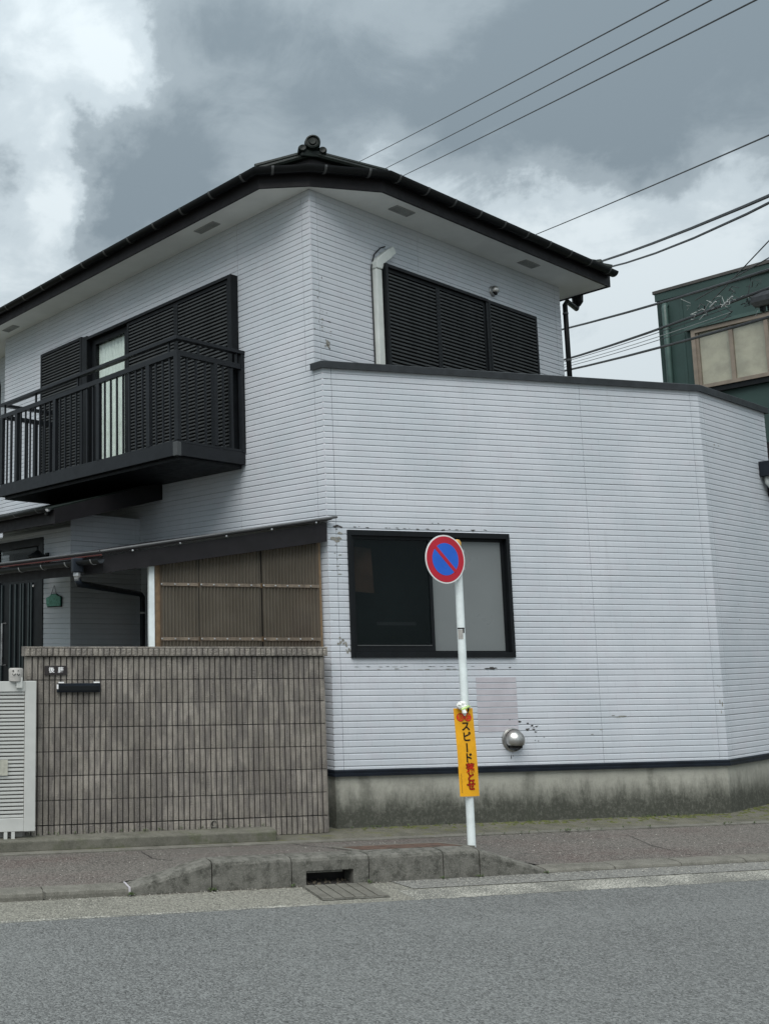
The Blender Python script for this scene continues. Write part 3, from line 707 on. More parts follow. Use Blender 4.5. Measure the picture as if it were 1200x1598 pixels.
# foundation and flashing
fpath = [FL(2.78, 0, 0), PC, P3, FC(1.66, 0, 0), FE(6, 0, 0)]
mb = MB(); mb.sweep([(p.x, p.y) for p in fpath], [(-.022, .02), (-.022, ZT - .05), (-.2, ZT - .05), (-.2, .02)]); mb.build('foundation', M['found'], house)
mb = MB(); mb.sweep([(p.x, p.y) for p in fpath], [(-.03, ZT - .058), (.012, ZT - .058), (.014, ZT - .035), (.007, ZT - .032), (.011, ZT - .008), (.0, ZT + .002), (-.03, ZT + .002)]); mb.build('base_flashing', M['navy'], house)

# ---- eaves and roof
E1 = V((3.445, 8.372, 0)); E2 = V((3.898, 8.225, 0)); E3 = V((4.654, 8.195, 0)); E4 = E3 + dR * 4.40
E0 = E1 + dL * 7.2; E5 = E4 + dL * 7.5
ep = [E0, E1, E2, E3, E4, E5]; ep2 = [(p.x, p.y) for p in ep]
mb = MB(); mb.prism([V((p.x, p.y, ZS)) for p in ep], (0, 0, .012)); mb.build('soffit', M['soffit'], house)
mb = MB(); mb.sweep(ep2, [(.0, ZS - .014), (.022, ZS - .014), (.024, ZS + .135), (.0, ZS + .135)]); mb.build('fascia', M['fascia'], house)
zg = ZS + .150
arc = [(math.pi + math.pi * i / 10) for i in range(11)]
gprof = [(.085 + .058 * math.cos(a), zg + .058 * math.sin(a)) for a in arc]; gprof += [(.085 + .052 * math.cos(a), zg + .052 * math.sin(a)) for a in reversed(arc)]
gprof[0] = (gprof[0][0], zg + .012); 
for (nm, seg) in (('gutter', [E0, E1, E2, E3, E4]), ('gutter', [E4 + dL * .12, E5])):
    mb = MB(); mb.sweep([(p.x, p.y) for p in seg], gprof); gut = mb.build(nm, M['gutter'], house, smooth=True)
def bracket_mesh(r, t=.004, w=.012):
    mb = MB(); n = 10; vs_ = []
    for i in range(n + 1):
        a = math.pi + math.pi * i / n
        for (rr, x) in ((r, -w), (r, w), (r + t, w), (r + t, -w)): vs_.append((x, -.085 * (1 if r > .05 else .6) - rr * math.cos(a), rr * math.sin(a)))
    mb.add(vs_, [(i*4+k, i*4+(k+1) % 4, (i+1)*4+(k+1) % 4, (i+1)*4+k) for i in range(n) for k in range(4)])
    return mb.mesh('gutter_bracket', M['bracket'])
bm_big = bracket_mesh(.059)
def along(a, b, step, start=.2):
    L = (b - a).length; d = (b - a).normalized(); s = start
    while s < L - .05: yield a + d * s, math.atan2(d.y, d.x); s += step
for a, b in ((E1, E0), (E1, E2), (E2, E3), (E3, E4)):
    for p, ang in along(a, b, .455, .12):
        if (a, b) == (E1, E0): ang += math.pi
        link('gutter_bracket', bm_big, house, loc=(p.x, p.y, zg), rot=(0, 0, ang))
# roof planes
zr0 = ZS + .175; PITCH = .30
Es = E1 - dL * .646
depth = (E4 - E1).dot(dR); 
def rp(l, r):   # l = distance back along dL from the R eave, r = distance along dR from the L eave
    q = Es + dL * l + dR * r; return q
out = .035
Wd = (E4 - Es).dot(dR); Lh = 7.3
half = Wd / 2
def rz(dist): return zr0 + PITCH * (dist)
ap = rp(half, half); apz = rz(half)
hc = .398
q1 = rp(.646, -out); q3 = rp(-out, 1.037); qh = rp(hc, hc)
def P3d(q, z): return V((q.x, q.y, z))
def roof_tiles(poly_fn, name, nrow):
    pass
mb = MB()
A = [P3d(rp(.646 - .02, -out), rz(-out)), P3d(rp(hc, hc), rz(hc)), P3d(ap, apz), P3d(rp(Lh, half), apz), P3d(rp(Lh, -out), rz(-out))]
B = [P3d(rp(-out, 1.037 - .02), rz(-out)), P3d(rp(-out, Wd + out), rz(-out)), P3d(ap, apz), P3d(rp(hc, hc), rz(hc))]
Cc = [P3d(rp(-out, Wd + out), rz(-out)), P3d(rp(Lh, Wd + out), rz(-out)), P3d(rp(Lh, half), apz), P3d(ap, apz)]
for poly in (A, B, Cc): mb.prism(poly, (0, 0, .045))
roof = mb.build('roof', M['tile'], house)
# rows of tiles: raised courses parallel to the eaves
def course(a0, a1, b0, b1, n):
    for i in range(n):
        t = (i + .5) / n; mbc = MB(); p = a0.lerp(b0, t); q = a1.lerp(b1, t); up = V((0, 0, .055))
        mbc.tube([p + up, q + up], .022, 6); mbc.build('tile_course', M['tile'], roof)
course(A[0], A[4], A[2], A[3], 12); course(B[0], B[1], B[2], B[2] + (B[1] - B[0]) * .01, 12)
# hips
for (a, b) in ((A[1], A[2]), (B[1], A[2]), (A[2], A[3])):
    mb = MB(); n = max(3, int((b - a).length / .25))
    for i in range(n):
        p = a.lerp(b, i / n); q = a.lerp(b, (i + .92) / n); mb.tube([p + V((0, 0, .06)), q + V((0, 0, .075))], .055, 8)
    mb.build('hip_ridge', M['tile'], roof, smooth=True)
# small cut gable over the corner
ga, gb, gc = P3d(E1 + V((-.05, -.03, 0)), zr0 - .02), P3d(qh, rz(hc) + .015), P3d(E3 + V((.05, -.02, 0)), zr0 - .02)
gmid = P3d(E2, zr0 - .03)
mb = MB(); mb.add([P3d(E1, ZS + .13), P3d(E2, ZS + .13), P3d(E3, ZS + .13), P3d(E3, zr0 + .02), gb + V((.01, -.09, .03)), P3d(E1, zr0 + .02)], [(0, 1, 4, 5), (1, 2, 3, 4)]); mb.build('gable_panel', M['fascia'], roof)
front = V((0.02, -.10, 0)); gbF = gb + front + V((0, 0, .0))
mb = MB(); mb.tube([ga + V((0, -.02, .0)), gbF, gc + V((0, -.02, .0))], .030, 8); mb.tube([ga + V((0, 0, .04)), gbF + V((0, .04, .045)), gc + V((0, 0, .04))], .034, 8)
mb.build('verge_tile', M['tile'], roof, smooth=True)
# ridge-end ornament
o_c = gbF + V((0, -.01, .105)); ax = V((-.30, -.95, .1))
mb = MB(); mb.lathe(o_c, ax, [(0, .05), (.030, .052), (.038, .040), (.052, .040), (.058, .055), (.072, .05), (.078, .02), (.076, -.06), (0, -.07)], 20)
orn = mb.build('ridge_end_tile', M['tile'], roof, smooth=True)
for sgn in (-1, 1):
    mb = MB(); c0 = o_c + V((sgn * .105, -.0, -.065)); mb.lathe(c0, ax, [(0, .03), (.03, .035), (.042, .02), (.042, -.05), (0, -.055)], 14); mb.build('scroll', M['tile'], orn, smooth=True)
mb = MB(); mb.box((o_c.x - .12, o_c.y - .02, o_c.z - .14), (o_c.x + .12, o_c.y + .06, o_c.z - .07)); mb.build('ornament_foot', M['tile'], orn, bevel=.01)
# knob at the right hand hip end
kc = P3d(rp(.05, Wd - .12), rz(.0) + .09)
mb = MB(); mb.lathe(kc, (.5, -.8, .2), [(0, .07), (.05, .06), (.065, .02), (.05, -.08), (0, -.09)], 14); mb.lathe(kc + V((-.04, .02, .05)), (0, 0, 1), [(.0, .03), (.04, .01), (.045, -.05)], 10); mb.build('hip_end_tile', M['tile'], roof, smooth=True)

# soffit vents
for (x, y, d) in ((3.234, 9.34, dL), (1.596, 13.128, dL), (5.068, 8.544, dR), (7.256, 9.521, dR)):
    F = Frame((x, y, 0), d, V((d.y, -d.x, 0))); mb = MB()
    mb.fbox(F, -.15, .15, -.055, -.047, ZS - .010, ZS - .001); mb.fbox(F, -.15, .15, .047, .055, ZS - .010, ZS - .001)
    mb.fbox(F, -.15, -.142, -.047, .047, ZS - .010, ZS - .001); mb.fbox(F, .142, .15, -.047, .047, ZS - .010, ZS - .001)
    sv = mb.build('soffit_vent', M['vent'], house)
    mb = MB(); mb.fbox(F, -.142, .142, -.047, .047, ZS - .0035, ZS - .0015); mb.build('vent_backing', M['mortar'], sv)
    for i in range(6):
        mb = MB(); n = -.04 + i * .016; mb.fbox(F, -.141, .141, n - .005, n + .005, ZS - .008, ZS - .005); mb.build('vent_louvre', M['vent'], sv)

# ---- louvred shutters
def shutter(F, u0, u1, n0, n1, z0, z1, name='storm_shutter', slat=.040, back=True, label=None):
    """frame + back panel + one object per louvre"""
    mb = MB(); w = .034
    mb.fbox(F, u0, u0 + w, n0, n1, z0, z1); mb.fbox(F, u1 - w, u1, n0, n1, z0, z1)
    mb.fbox(F, u0 + w, u1 - w, n0, n1, z1 - w * 1.1, z1); mb.fbox(F, u0 + w, u1 - w, n0, n1, z0, z0 + w * 1.3)
    fr = mb.build(name, M['dark'], house, label=label)
    mb = MB(); mb.fbox(F, u0 + w, u1 - w, n0, n0 + .006, z0 + w * 1.3, z1 - w * 1.1); mb.build('back_panel', M['dark'], fr)
    n = max(1, int(round((z1 - z0 - w * 2.4) / slat))); p = (z1 - z0 - w * 2.4) / n
    sm = MB(); L = u1 - u0 - 2 * w - .002
    a = F(0, 0, 0)
    # louvre: slanted blade, thin at its upper edge
    base = [(n1 - .028, .0), (n1 - .005, .003), (n1 - .003, p * .40), (n1 - .010, p * .56), (n1 - .028, p * .46)]
    Fo = Frame((0, 0, 0), F.u, F.n)
    sm.prism([Fo(0, nn, zz_) for nn, zz_ in base], F.u * L)
    me = sm.mesh('louvre', M['slat'])
    for i in range(n):
        q = F(u0 + w + .001, 0, z0 + w * 1.3 + p * (i + .12)); link('louvre', me, fr, loc=q)
    return fr
# R wall (over the street)
for (a, b) in ((1.055, 1.93), (1.93, 2.81)): shutter(FR, a, b, .035, .068, 4.42, 5.565)
shutter(FR, 2.86, 3.86, .012, .085, 4.42, 5.60)
mb = MB(); mb.fbox(FR, 1.015, 1.05, .0, .10, 4.40, 5.60); mb.fbox(FR, 1.05, 2.845, .0, .095, 5.567, 5.60); mb.fbox(FR, 2.812, 2.857, .0, .082, 4.40, 5.566); mb.fbox(FR, 1.05, 2.81, .001, .03, 4.40, 5.566)
mb.build('shutter_frame', M['dark'], house)
# L wall (over the balcony)
for (a, b) in ((1.16, 2.02), (2.02, 2.92)): shutter(FL, a, b, .045, .078, 3.70, 5.545)
shutter(FL, 3.85, 4.82, .025, .10, 3.74, 5.62)
mb = MB(); mb.fbox(FL, 1.105, 1.155, .0, .10, 3.68, 5.58); mb.fbox(FL, 1.155, 3.75, .0, .10, 5.548, 5.58); mb.fbox(FL, 1.155, 2.95, .002, .04, 3.68, 5.547)
mb.fbox(FL, 3.73, 3.845, .0, .097, 3.70, 5.60); mb.fbox(FL, 1.155, 3.73, .0, .09, 3.66, 3.698)
mb.build('shutter_frame', M['dark'], house)
# balcony window with curtain
mb = MB(); u0, u1, z0, z1 = 2.97, 3.70, 3.70, 5.54
mb.fbox(FL, u0, u0 + .06, -.03, .03, z0, z1); mb.fbox(FL, u1 - .07, u1, -.03, .03, z0, z1); mb.fbox(FL, u0 + .06, u1 - .07, -.03, .03, z1 - .07, z1); mb.fbox(FL, u0 + .06, u1 - .07, -.03, .03, z0, z0 + .06)
win = mb.build('balcony_window', M['dark'], house)
mb = MB(); mb.fbox(FL, u0 + .061, u1 - .071, -.012, -.008, z0 + .061, z1 - .071); mb.build('pane', M['glass'], win)
mb = MB(); n = 60; uu = [u0 + .02 + (u1 - u0 - .04) * i / n for i in range(n + 1)]
mb.add([FL(u, -.040 + .014 * math.sin(i * 1.05) + .006 * math.sin(i * 2.7), z) for z in (z0, z1) for i, u in enumerate(uu)], [(i, i + 1, n + 2 + i, n + 1 + i) for i in range(n)])
mb.build('curtain', M['curtain'], win, smooth='all')
mb = MB(); mb.fbox(FL, u0 - .2, u1 + .2, -.35, -.30, z0 - .1, z1 + .1); mb.build('room_wall', M['core'], win)

# ---- street window
F = FM; u0, u1, z0, z1 = .195, 1.875, 1.597, 2.775
mb = MB(); w = .035
mb.fbox(F, u0, u0 + w, -.06, .022, z0, z1); mb.fbox(F, u1 - w, u1, -.06, .022, z0, z1); mb.fbox(F, u0 + w, u1 - w, -.06, .022, z1 - .05, z1); mb.fbox(F, u0 + w, u1 - w, -.06, .026, z0, z0 + .048)
win = mb.build('street_window', M['dark'], house, bevel=.002)
def sash(a, b, n, glass, sw=.032, nm='window_sash', bot=.05):
    mb = MB(); c, d = z0 + .049, z1 - .051
    mb.fbox(F, a, a + sw, n - .02, n, c, d); mb.fbox(F, b - sw, b, n - .02, n, c, d); mb.fbox(F, a + sw, b - sw, n - .02, n, d - .028, d); mb.fbox(F, a + sw, b - sw, n - .02, n, c, c + bot)
    mb.build(nm, M['dark'], win)
    mb = MB(); mb.fbox(F, a + sw + .001, b - sw - .001, n - .014, n - .009, c + bot + .001, d - .029); mb.build('pane', glass, win)
sash(u0 + w + .001, 1.055, -.005, M['glassdark'], nm='window_sash', bot=.055)
sash(1.03, u1 - w - .001, -.030, M['frost'], sw=.03, bot=.012)
mb = MB(); mb.fbox(F, u0 + w + .034, 1.02, -.003, .001, z0 + .108, z0 + .116); mb.build('screen_rail', M['bracket'], win)
mb = MB(); mb.fbox(F, u0 - .02, u1 + .02, -.30, -.25, z0 - .05, z1 + .05); mb.build('room_wall', M['inner'], win)
mb = MB(); mb.prism([F(.21, -.13, z0 + .62), F(.52, -.13, z0 + .60), F(.50, -.13, z0 + 1.02), F(.21, -.13, z0 + 1.05)], (0, .01, 0)); mb.build('reflection_patch', M['reflectbrown'], win)  # added brown board behind the glass, stands in for a reflection
mb = MB(); mb.fbox(F, .55, .95, -.16, -.15, z0 + .30, z0 + .33); mb.build('inner_shelf', M['core'], win)
# loose strip of bare board above the window and split seam under it
def chips(F, spec, mat, n=.0016, parent=house, name='paint_chip'):
    for (u, z, su, sz, cnt, sp) in spec:
        mb = MB()
        for i in range(cnt):
            cu = u + random.gauss(0, sp[0]); cz = z + random.gauss(0, sp[1]); a0 = random.uniform(0, 6); m = random.randint(6, 9)
            k = random.uniform(.35, 1.0); off = n + i * .00005
            mb.add([F(cu + su * k * random.uniform(.5, 1.1) * math.cos(a0 + 6.283 * j / m), off, cz + sz * k * random.uniform(.5, 1.1) * math.sin(a0 + 6.283 * j / m)) for j in range(m)], [tuple(range(m))])
        mb.build(name, mat, parent, kind='stuff')
chips(FM, [(1.85, .985, .030, .013, 5, (.05, .012)), (2.02, .955, .018, .009, 6, (.035, .014)), (1.98, .91, .02, .008, 5, (.05, .03)), (1.78, 1.02, .008, .03, 2, (.03, .02)), (2.12, .85, .014, .006, 4, (.06, .02)),
           (1.62, 1.50, .045, .012, 5, (.05, .005)), (1.80, 1.505, .012, .006, 3, (.06, .003)), (.12, 2.80, .030, .012, 7, (.03, .012)), (.6, 2.802, .03, .006, 12, (.28, .004)), (1.4, 2.803, .03, .006, 12, (.25, .004)),
           (1.15, 2.86, .015, .007, 2, (.1, .004)), (.36, 1.515, .03, .003, 12, (.25, .0015)), (1.1, 1.515, .03, .003, 12, (.3, .0015))], M['chipdark'])
chips(FM, [(.10, 2.70, .04, .02, 6, (.03, .02)), (.105, 2.45, .025, .008, 8, (.03, .12)), (.11, 1.76, .022, .022, 7, (.018, .030)), (.155, 1.70, .018, .022, 6, (.012, .03)), (2.9, 1.04, .06, .008, 3, (.1, .01)), (2.66, .90, .025, .006, 2, (.05, .02)), (.9, 1.49, .05, .006, 6, (.3, .004))], M['chipgrey'])
chips(FR, [(.21, 4.60, .032, .035, 7, (.02, .035)), (.16, 5.02, .02, .01, 6, (.05, .25)), (.24, 4.72, .03, .007, 3, (.04, .02))], M['chipgrey'])
chips(FR, [(.21, 4.575, .018, .016, 4, (.016, .02)), (.18, 4.64, .010, .028, 2, (.01, .01)), (.20, 4.84, .05, .006, 3, (.03, .004)), (.12, 4.95, .008, .02, 9, (.035, .2))], M['chipdark'])
chips(FM, [(4.14, 1.10, .010, .035, 3, (.012, .05)), (4.12, 1.30, .008, .02, 2, (.01, .02))], M['chipgrey'])
chips(FC, [(.30, 3.77, .03, .01, 4, (.07, .03)), (.5, 2.3, .02, .008, 4, (.2, .4))], M['chipgrey'])
# patched panel under the window, a little proud of the boards
mb = MB()
for i in range(9):
    zc_ = .905 + i * ROW
    mb.fbox(FM, 1.452, 1.872, .0005, .0028, zc_ + .006, zc_ + .052)
mb.build('patch_panel', M['filler'], house)
# vent hood (street wall)
def hood(F, u, z, r, name='vent_hood'):
    o = F(u, 0, z); ax = F.n; mb = MB()
    mb.lathe(o, ax, [(r * 1.02, .0), (r * 1.02, .008), (r * .92, .014), (r * .92, .035)], 24)
    h = mb.build(name, M['steel'], house, smooth=True)
    mb = MB(); seg, ring = 20, 8; vs_ = []
    for i in range(ring + 1):
        t = (math.pi / 2) * i / ring
        for k in range(seg):
            a = 2 * math.pi * k / seg; rr = r * .90 * math.cos(t); dn = r * .95 * math.sin(t) + .02
            zz_ = rr * math.sin(a)
            if zz_ < -r * .42: zz_ = -r * .42
            vs_.append(F(u + rr * math.cos(a), dn, z + zz_))
    mb.add(vs_, [(i*seg+k, i*seg+(k+1) % seg, (i+1)*seg+(k+1) % seg, (i+1)*seg+k) for i in range(ring) for k in range(seg)])
    mb.build('hood_dome', M['steel'], h, smooth=True)
    mb = MB(); mb.fbox(F, u - r * .55, u + r * .55, .02, r * .55, z - r * .70, z - r * .44); mb.build('hood_opening', M['mortar'], h)
hood(FM, 1.80, .835, .108)
hood(FR, 3.09, 5.775, .062)
chips(FM, [(1.79, .70, .007, .03, 3, (.01, .02))], M['chipdark'])
# white duct cover on the upper wall
mb = MB(); mb.fbox(FR, .91, 1.00, .0, .062, ZP + .02, 5.53)
duct = mb.build('duct_cover', M['whitepvc'], house, bevel=.008)
mb = MB(); c = [(.91, 5.535), (1.00, 5.535), (1.03, 5.60), (1.165, 5.70), (1.125, 5.79), (.955, 5.66), (.905, 5.60)]
mb.prism([FR(u, .0, z) for u, z in c], FR.n * .072); mb.build('duct_elbow', M['whitepvc'], duct, bevel=.008)
mb = MB(); mb.prism([FR(u, .0, z) for u, z in ((1.163, 5.705), (1.24, 5.765), (1.20, 5.835), (1.127, 5.785))], FR.n * .066); mb.build('duct_end', M['whitepvc'], duct, bevel=.006)
mb = MB(); mb.tube([FR(.90, .01, 4.4), FR(.897, .01, 5.55), FR(.95, .01, 5.70), FR(1.06, .01, 5.80), FR(1.13, .012, 5.83)], .007, 6); mb.build('duct_cable', M['cable'], duct)
# downpipes
mb = MB(); g0 = E4 + dL * .42 + dR * .07
wp = FR(4.635, .03, 0)
mb.tube([V((g0.x, g0.y, ZS + .10)), V((g0.x, g0.y, ZS - .10)), V((g0.x - .04, g0.y - .02, ZS - .17)), V((wp.x + .05, wp.y + .02, ZS - .17)), V((wp.x, wp.y, ZS - .22)), V((wp.x, wp.y, ZP + .03))], .030, 10)
dp = mb.build('downpipe', M['gutter'], house, smooth='all')
mb = MB(); mb.lathe(V((g0.x, g0.y, ZS - .06)), (0, 0, 1), [(.032, -.06), (.065, -.01), (.07, .10), (.04, .12)], 12); mb.build('rain_hopper', M['gutter'], dp)
for z in (ZS - .35, 5.2): 
    mb = MB(); mb.lathe(V((wp.x, wp.y, z)), (0, 0, 1), [(.033, 0), (.034, .012), (.033, .024)], 12); mb.build('pipe_clip', M['bracket'], dp)
mb = MB(); q = FL(6.03, .06, 0); mb.tube([FL(6.2, .38, 6.1), FL(6.16, .3, 5.75), FL(6.05, .06, 5.60), FL(6.03, .05, 5.45), FL(6.03, .05, 3.3)], .030, 10); mb.build('downpipe', M['gutter'], house, smooth='all')
# dark hopper box on the corner wall
mb = MB(); mb.fbox(FC, 1.37, 2.6, .0, .22, 3.56, 3.73)
ent = mb.build('side_canopy', M['navy'], house, bevel=.01)
mb = MB(); mb.tube([FC(1.44, .05, 3.56), FC(1.44, .05, 3.50), FC(1.50, .07, 3.44), FC(1.75, .10, 3.36)], .028, 10); mb.build('canopy_pipe', M['whitepvc'], ent, smooth='all')
mb = MB(); mb.fbox(FC, 1.56, 2.5, .0, .16, 3.36, 3.56); mb.build('canopy_bracket', M['navy'], ent)

# ---- porch roof
mb = MB(); ps = 2.39; pe = 6.4; wo_ = 1.48
mb.prism([FL(ps, .0, 3.525), FL(ps, wo_, 3.10), FL(ps, wo_, 3.125), FL(ps, .0, 3.55)], dL * (pe - ps)); pr = mb.build('porch_roof', M['tile'], house)
mb = MB(); mb.prism([FL(ps - .02, .0, 3.335), FL(ps - .02, wo_ - .02, 2.955), FL(ps - .02, wo_ - .02, 3.115), FL(ps - .02, .0, 3.535)], dL * .025); mb.build('barge_board', M['fascia'], pr)
mb = MB(); mb.prism([FL(ps + .006, wo_ - .045, 2.96), FL(ps + .006, wo_ - .02, 2.96), FL(ps + .006, wo_ - .02, 3.105), FL(ps + .006, wo_ - .045, 3.112)], dL * (pe - ps)); mb.build('fascia', M['fascia'], pr)
mb = MB(); mb.prism([FL(ps + .006, .003, 3.38), FL(ps + .006, wo_ - .05, 2.99), FL(ps + .006, wo_ - .05, 3.002), FL(ps + .006, .003, 3.392)], dL * (pe - ps)); mb.build('porch_ceiling', M['fascia'], pr)
F = FL; gz = 3.115; mb = MB()
pf = [(wo_ + .055 + .042 * math.cos(a), gz + .042 * math.sin(a)) for a in arc] + [(wo_ + .055 + .037 * math.cos(a), gz + .037 * math.sin(a)) for a in reversed(arc)]
mb.prism([F(ps + .0, n, z) for n, z in pf], dL * (pe - ps)); mb.build('porch_gutter', M['gutter'], pr)
bm_small = bracket_mesh(.043, .003, .006)
for i in range(9):
    p = F(ps + .1 + i * .45, wo_ + .055, gz); ang = math.atan2(dL.y, dL.x) + math.pi
    o = link('gutter_bracket', bm_small, pr, loc=(p.x, p.y, p.z)); o.rotation_euler = (0, 0, ang); 
mb = MB(); mb.tube([F(ps + .02, wo_ + .055, gz - .02), F(ps + .08, wo_ + .02, gz - .05), F(ps + .22, wo_ - .10, gz - .02)], .02, 8); mb.build('gutter_outlet', M['bracket'], pr)
# front door
mb = MB(); F = FD; a, b, z0, z1 = 3.33, 4.48, .17, 2.93
mb.fbox(F, a, a + .09, -.08, .012, z0, z1); mb.fbox(F, b - .05, b, -.08, .012, z0, z1); mb.fbox(F, a + .09, b - .05, -.08, .012, z1 - .09, z1); mb.fbox(F, a + .09, b - .05, -.08, .012, 2.50, 2.56)
door = mb.build('front_door', M['door'], house)
mb = MB(); mb.fbox(F, a + .092, b - .052, -.06, -.04, z0, 2.498); mb.build('door_leaf', M['door'], door)
mb = MB(); mb.fbox(F, a + .092, b - .052, -.05, -.045, 2.562, z1 - .092); mb.build('transom_pane', M['glassdark'], door)
for u in (3.62, 3.68, 3.80, 3.86, 3.98, 4.10, 4.30): mb = MB(); mb.fbox(F, u, u + .022, -.039, -.022, z0 + .1, 2.42); mb.build('door_rib', M['doorrib'], door)
mb = MB(); mb.tube([F(4.22, -.035, 1.95), F(4.22, .02, 1.95), F(4.22, .02, 1.45), F(4.22, -.035, 1.45)], .012, 8); mb.build('handle', M['brightmetal'], door)
mb = MB(); mb.lathe(F(3.60, -.038, 2.38), F.n, [(.0, .012), (.012, .012), (.014, 0)], 10); mb.build('door_button', M['whiteprint'], door)
mb = MB(); mb.fbox(F, 2.78, 5.9, .0, .5, .088, .17); mb.build('doorstep', M['slab'], house)
# wall lamp by the door
lm = thing('wall_lamp', F(3.24, .0, 2.6), 'black lantern wall lamp beside the front door, above the lean-to gutter', 'lamp')
mb = MB(); mb.fbox(F, 3.21, 3.27, .0, .02, 2.60, 2.74); mb.tube([F(3.24, .02, 2.70), F(3.24, .12, 2.73), F(3.24, .14, 2.70)], .012, 8); mb.build('bracket', M['dark'], lm)
mb = MB(); mb.lathe(F(3.24, .14, 2.60), (0, 0, 1), [(.0, .20), (.012, .19), (.015, .16), (.10, .10), (.115, .085), (.11, .075), (0, .075)], 14); mb.build('lamp_cap', M['dark'], lm)
mb = MB(); mb.lathe(F(3.24, .14, 2.60), (0, 0, 1), [(.07, .074), (.075, -.02), (.055, -.10), (0, -.105)], 6); mb.build('lamp_glass', M['lampglass'], lm)
mb = MB(); mb.lathe(F(3.24, .14, 2.60), (0, 0, 1), [(.058, -.106), (.06, -.125), (.02, -.15), (0, -.165)], 10); mb.build('lamp_base', M['dark'], lm)
# hanging green welcome sign
hs = thing('door_plaque', F(3.08, .02, 2.19), 'small green plaque hanging from a cord on the wall right of the front door', 'plaque')
mb = MB(); pts = [(-.14, -.055), (.13, -.055), (.14, -.03), (.145, .04), (.08, .055), (.05, .075), (-.05, .075), (-.09, .055), (-.14, .045)]
mb.prism([F(3.085 + u, .012, 2.185 + z) for u, z in pts], F.n * .014); mb.build('plaque_board', M['greensign'], hs)
mb = MB(); mb.prism([F(3.085 + u * 1.08, .006, 2.185 + z * 1.15 - .004) for u, z in pts], F.n * .005); mb.build('plaque_rim', M['dark'], hs)
mb = MB(); mb.tube([F(3.03, .018, 2.26), F(3.085, .012, 2.36), F(3.14, .018, 2.26)], .003, 5); mb.build('cord', M['dark'], hs)

# ---- text helper
def text_obj(body, size, mat, parent, F, u, z, n, name='lettering', offset=0.0, ext=.0008, vertical=False, label=None, rx=1.0, flip=False):
    cu = bpy.data.curves.new(name, 'FONT'); cu.body = body; cu.size = size; cu.align_x = 'CENTER'; cu.align_y = 'CENTER'; cu.offset = offset; cu.extrude = ext
    cu.resolution_u = 3
    tmp = bpy.data.objects.new('tmp', cu); COL.objects.link(tmp)
    dg = bpy.context.evaluated_depsgraph_get(); me = bpy.data.meshes.new_from_object(tmp.evaluated_get(dg)); bpy.data.objects.remove(tmp)
    right = F.u if not flip else -F.u
    for v in me.vertices:
        x, y, zz_ = v.co; v.co = F(u, n, z) + right * x * rx + V((0, 0, 1)) * y + F.n * zz_
    me.materials.clear(); me.materials.append(mat); me.name = name
    return link(name, me, parent, label=label)

# ---- balcony
bal = MB(); s0, s1, wb = 1.03, 4.46, .92
bal.fbox(FL, s0, s1, .01, wb + .01, 3.535, 3.66); balc = bal.build('balcony', M['rail'], house, bevel=.004)
mb = MB(); mb.fbox(FL, s0 + .05, s1 - .05, .02, wb - .05, 3.50, 3.533); mb.build('underside_panel', M['dark'], balc)
mb = MB(); mb.fbox(FL, s0 - .012, s0 + .05, wb - .04, wb + .022, 3.528, 3.668); mb.build('corner_cap', M['slat'], balc, bevel=.008)
mb = MB(); mb.fbox(FL, s0 - .004, s0 + .045, .002, .05, 3.66, 4.72); mb.build('wall_post', M['rail'], balc)
def rail(pts, r, zc, name, sq=None):
    mb = MB()
    if sq: 
        a_ = [V((p.x, p.y, 0)) for p in pts]
        mb.sweep([(p.x, p.y) for p in pts], [(-sq[0], zc - sq[1]), (sq[0], zc - sq[1]), (sq[0], zc + sq[1]), (-sq[0], zc + sq[1])])
    else: mb.tube([V((p.x, p.y, zc)) for p in pts], r, 10)
    return mb.build(name, M['rail'], balc, bevel=.003 if sq else 0)
rp_ = [FL(s0 + .02, .0, 0), FL(s0 + .02, wb - .02, 0), FL(s1 - .02, wb - .02, 0), FL(s1 - .02, .0, 0)]
rail(rp_, 0, 4.718, 'top_rail', (.032, .018)); rail(rp_, 0, 4.565, 'lower_rail', (.020, .028)); rail(rp_, 0, 3.675, 'foot_rail', (.018, .013))
bme = MB().box((-.009, -.009, 0), (.009, .009, 4.536 - 3.688)).mesh('baluster', M['rail'])
pme = MB().box((-.028, -.022, 0), (.028, .022, 4.536 - 3.688)).mesh('railing_post', M['rail'])
ume = MB().box((-.010, -.010, 0), (.010, .010, 4.699 - 4.594)).mesh('rail_spacer', M['rail'])
ang = math.atan2(dL.y, dL.x)
def put(me, s, w, z, nm): link(nm, me, balc, loc=FL(s, w, z), rot=(0, 0, ang))
posts = [1.49, 2.36, 3.22, 4.08]
s = s0 + .02
put(pme, s, wb - .02, 3.689, 'railing_post')
s += .109
while s < s1 - .05:
    near = min(posts, key=lambda p: abs(p - s))
    if abs(near - s) < .055: put(pme, near, wb - .02, 3.689, 'railing_post')
    else: put(bme, s, wb - .02, 3.689, 'baluster')
    s += .109
put(pme, s1 - .02, wb - .02, 3.689, 'railing_post')
for side in (s0 + .02, s1 - .02):
    w = wb - .02 - .125
    while w > .05:
        if abs(w - .37) < .06: put(pme, side, w, 3.689, 'railing_post')
        else: put(bme, side, w, 3.689, 'baluster')
        w -= .122
for s in (1.17, 2.76, 3.65, 4.38): put(ume, s, wb - .02, 4.5935, 'rail_spacer')
for w in (.62, .10): put(ume, s0 + .02, w, 4.5935, 'rail_spacer')

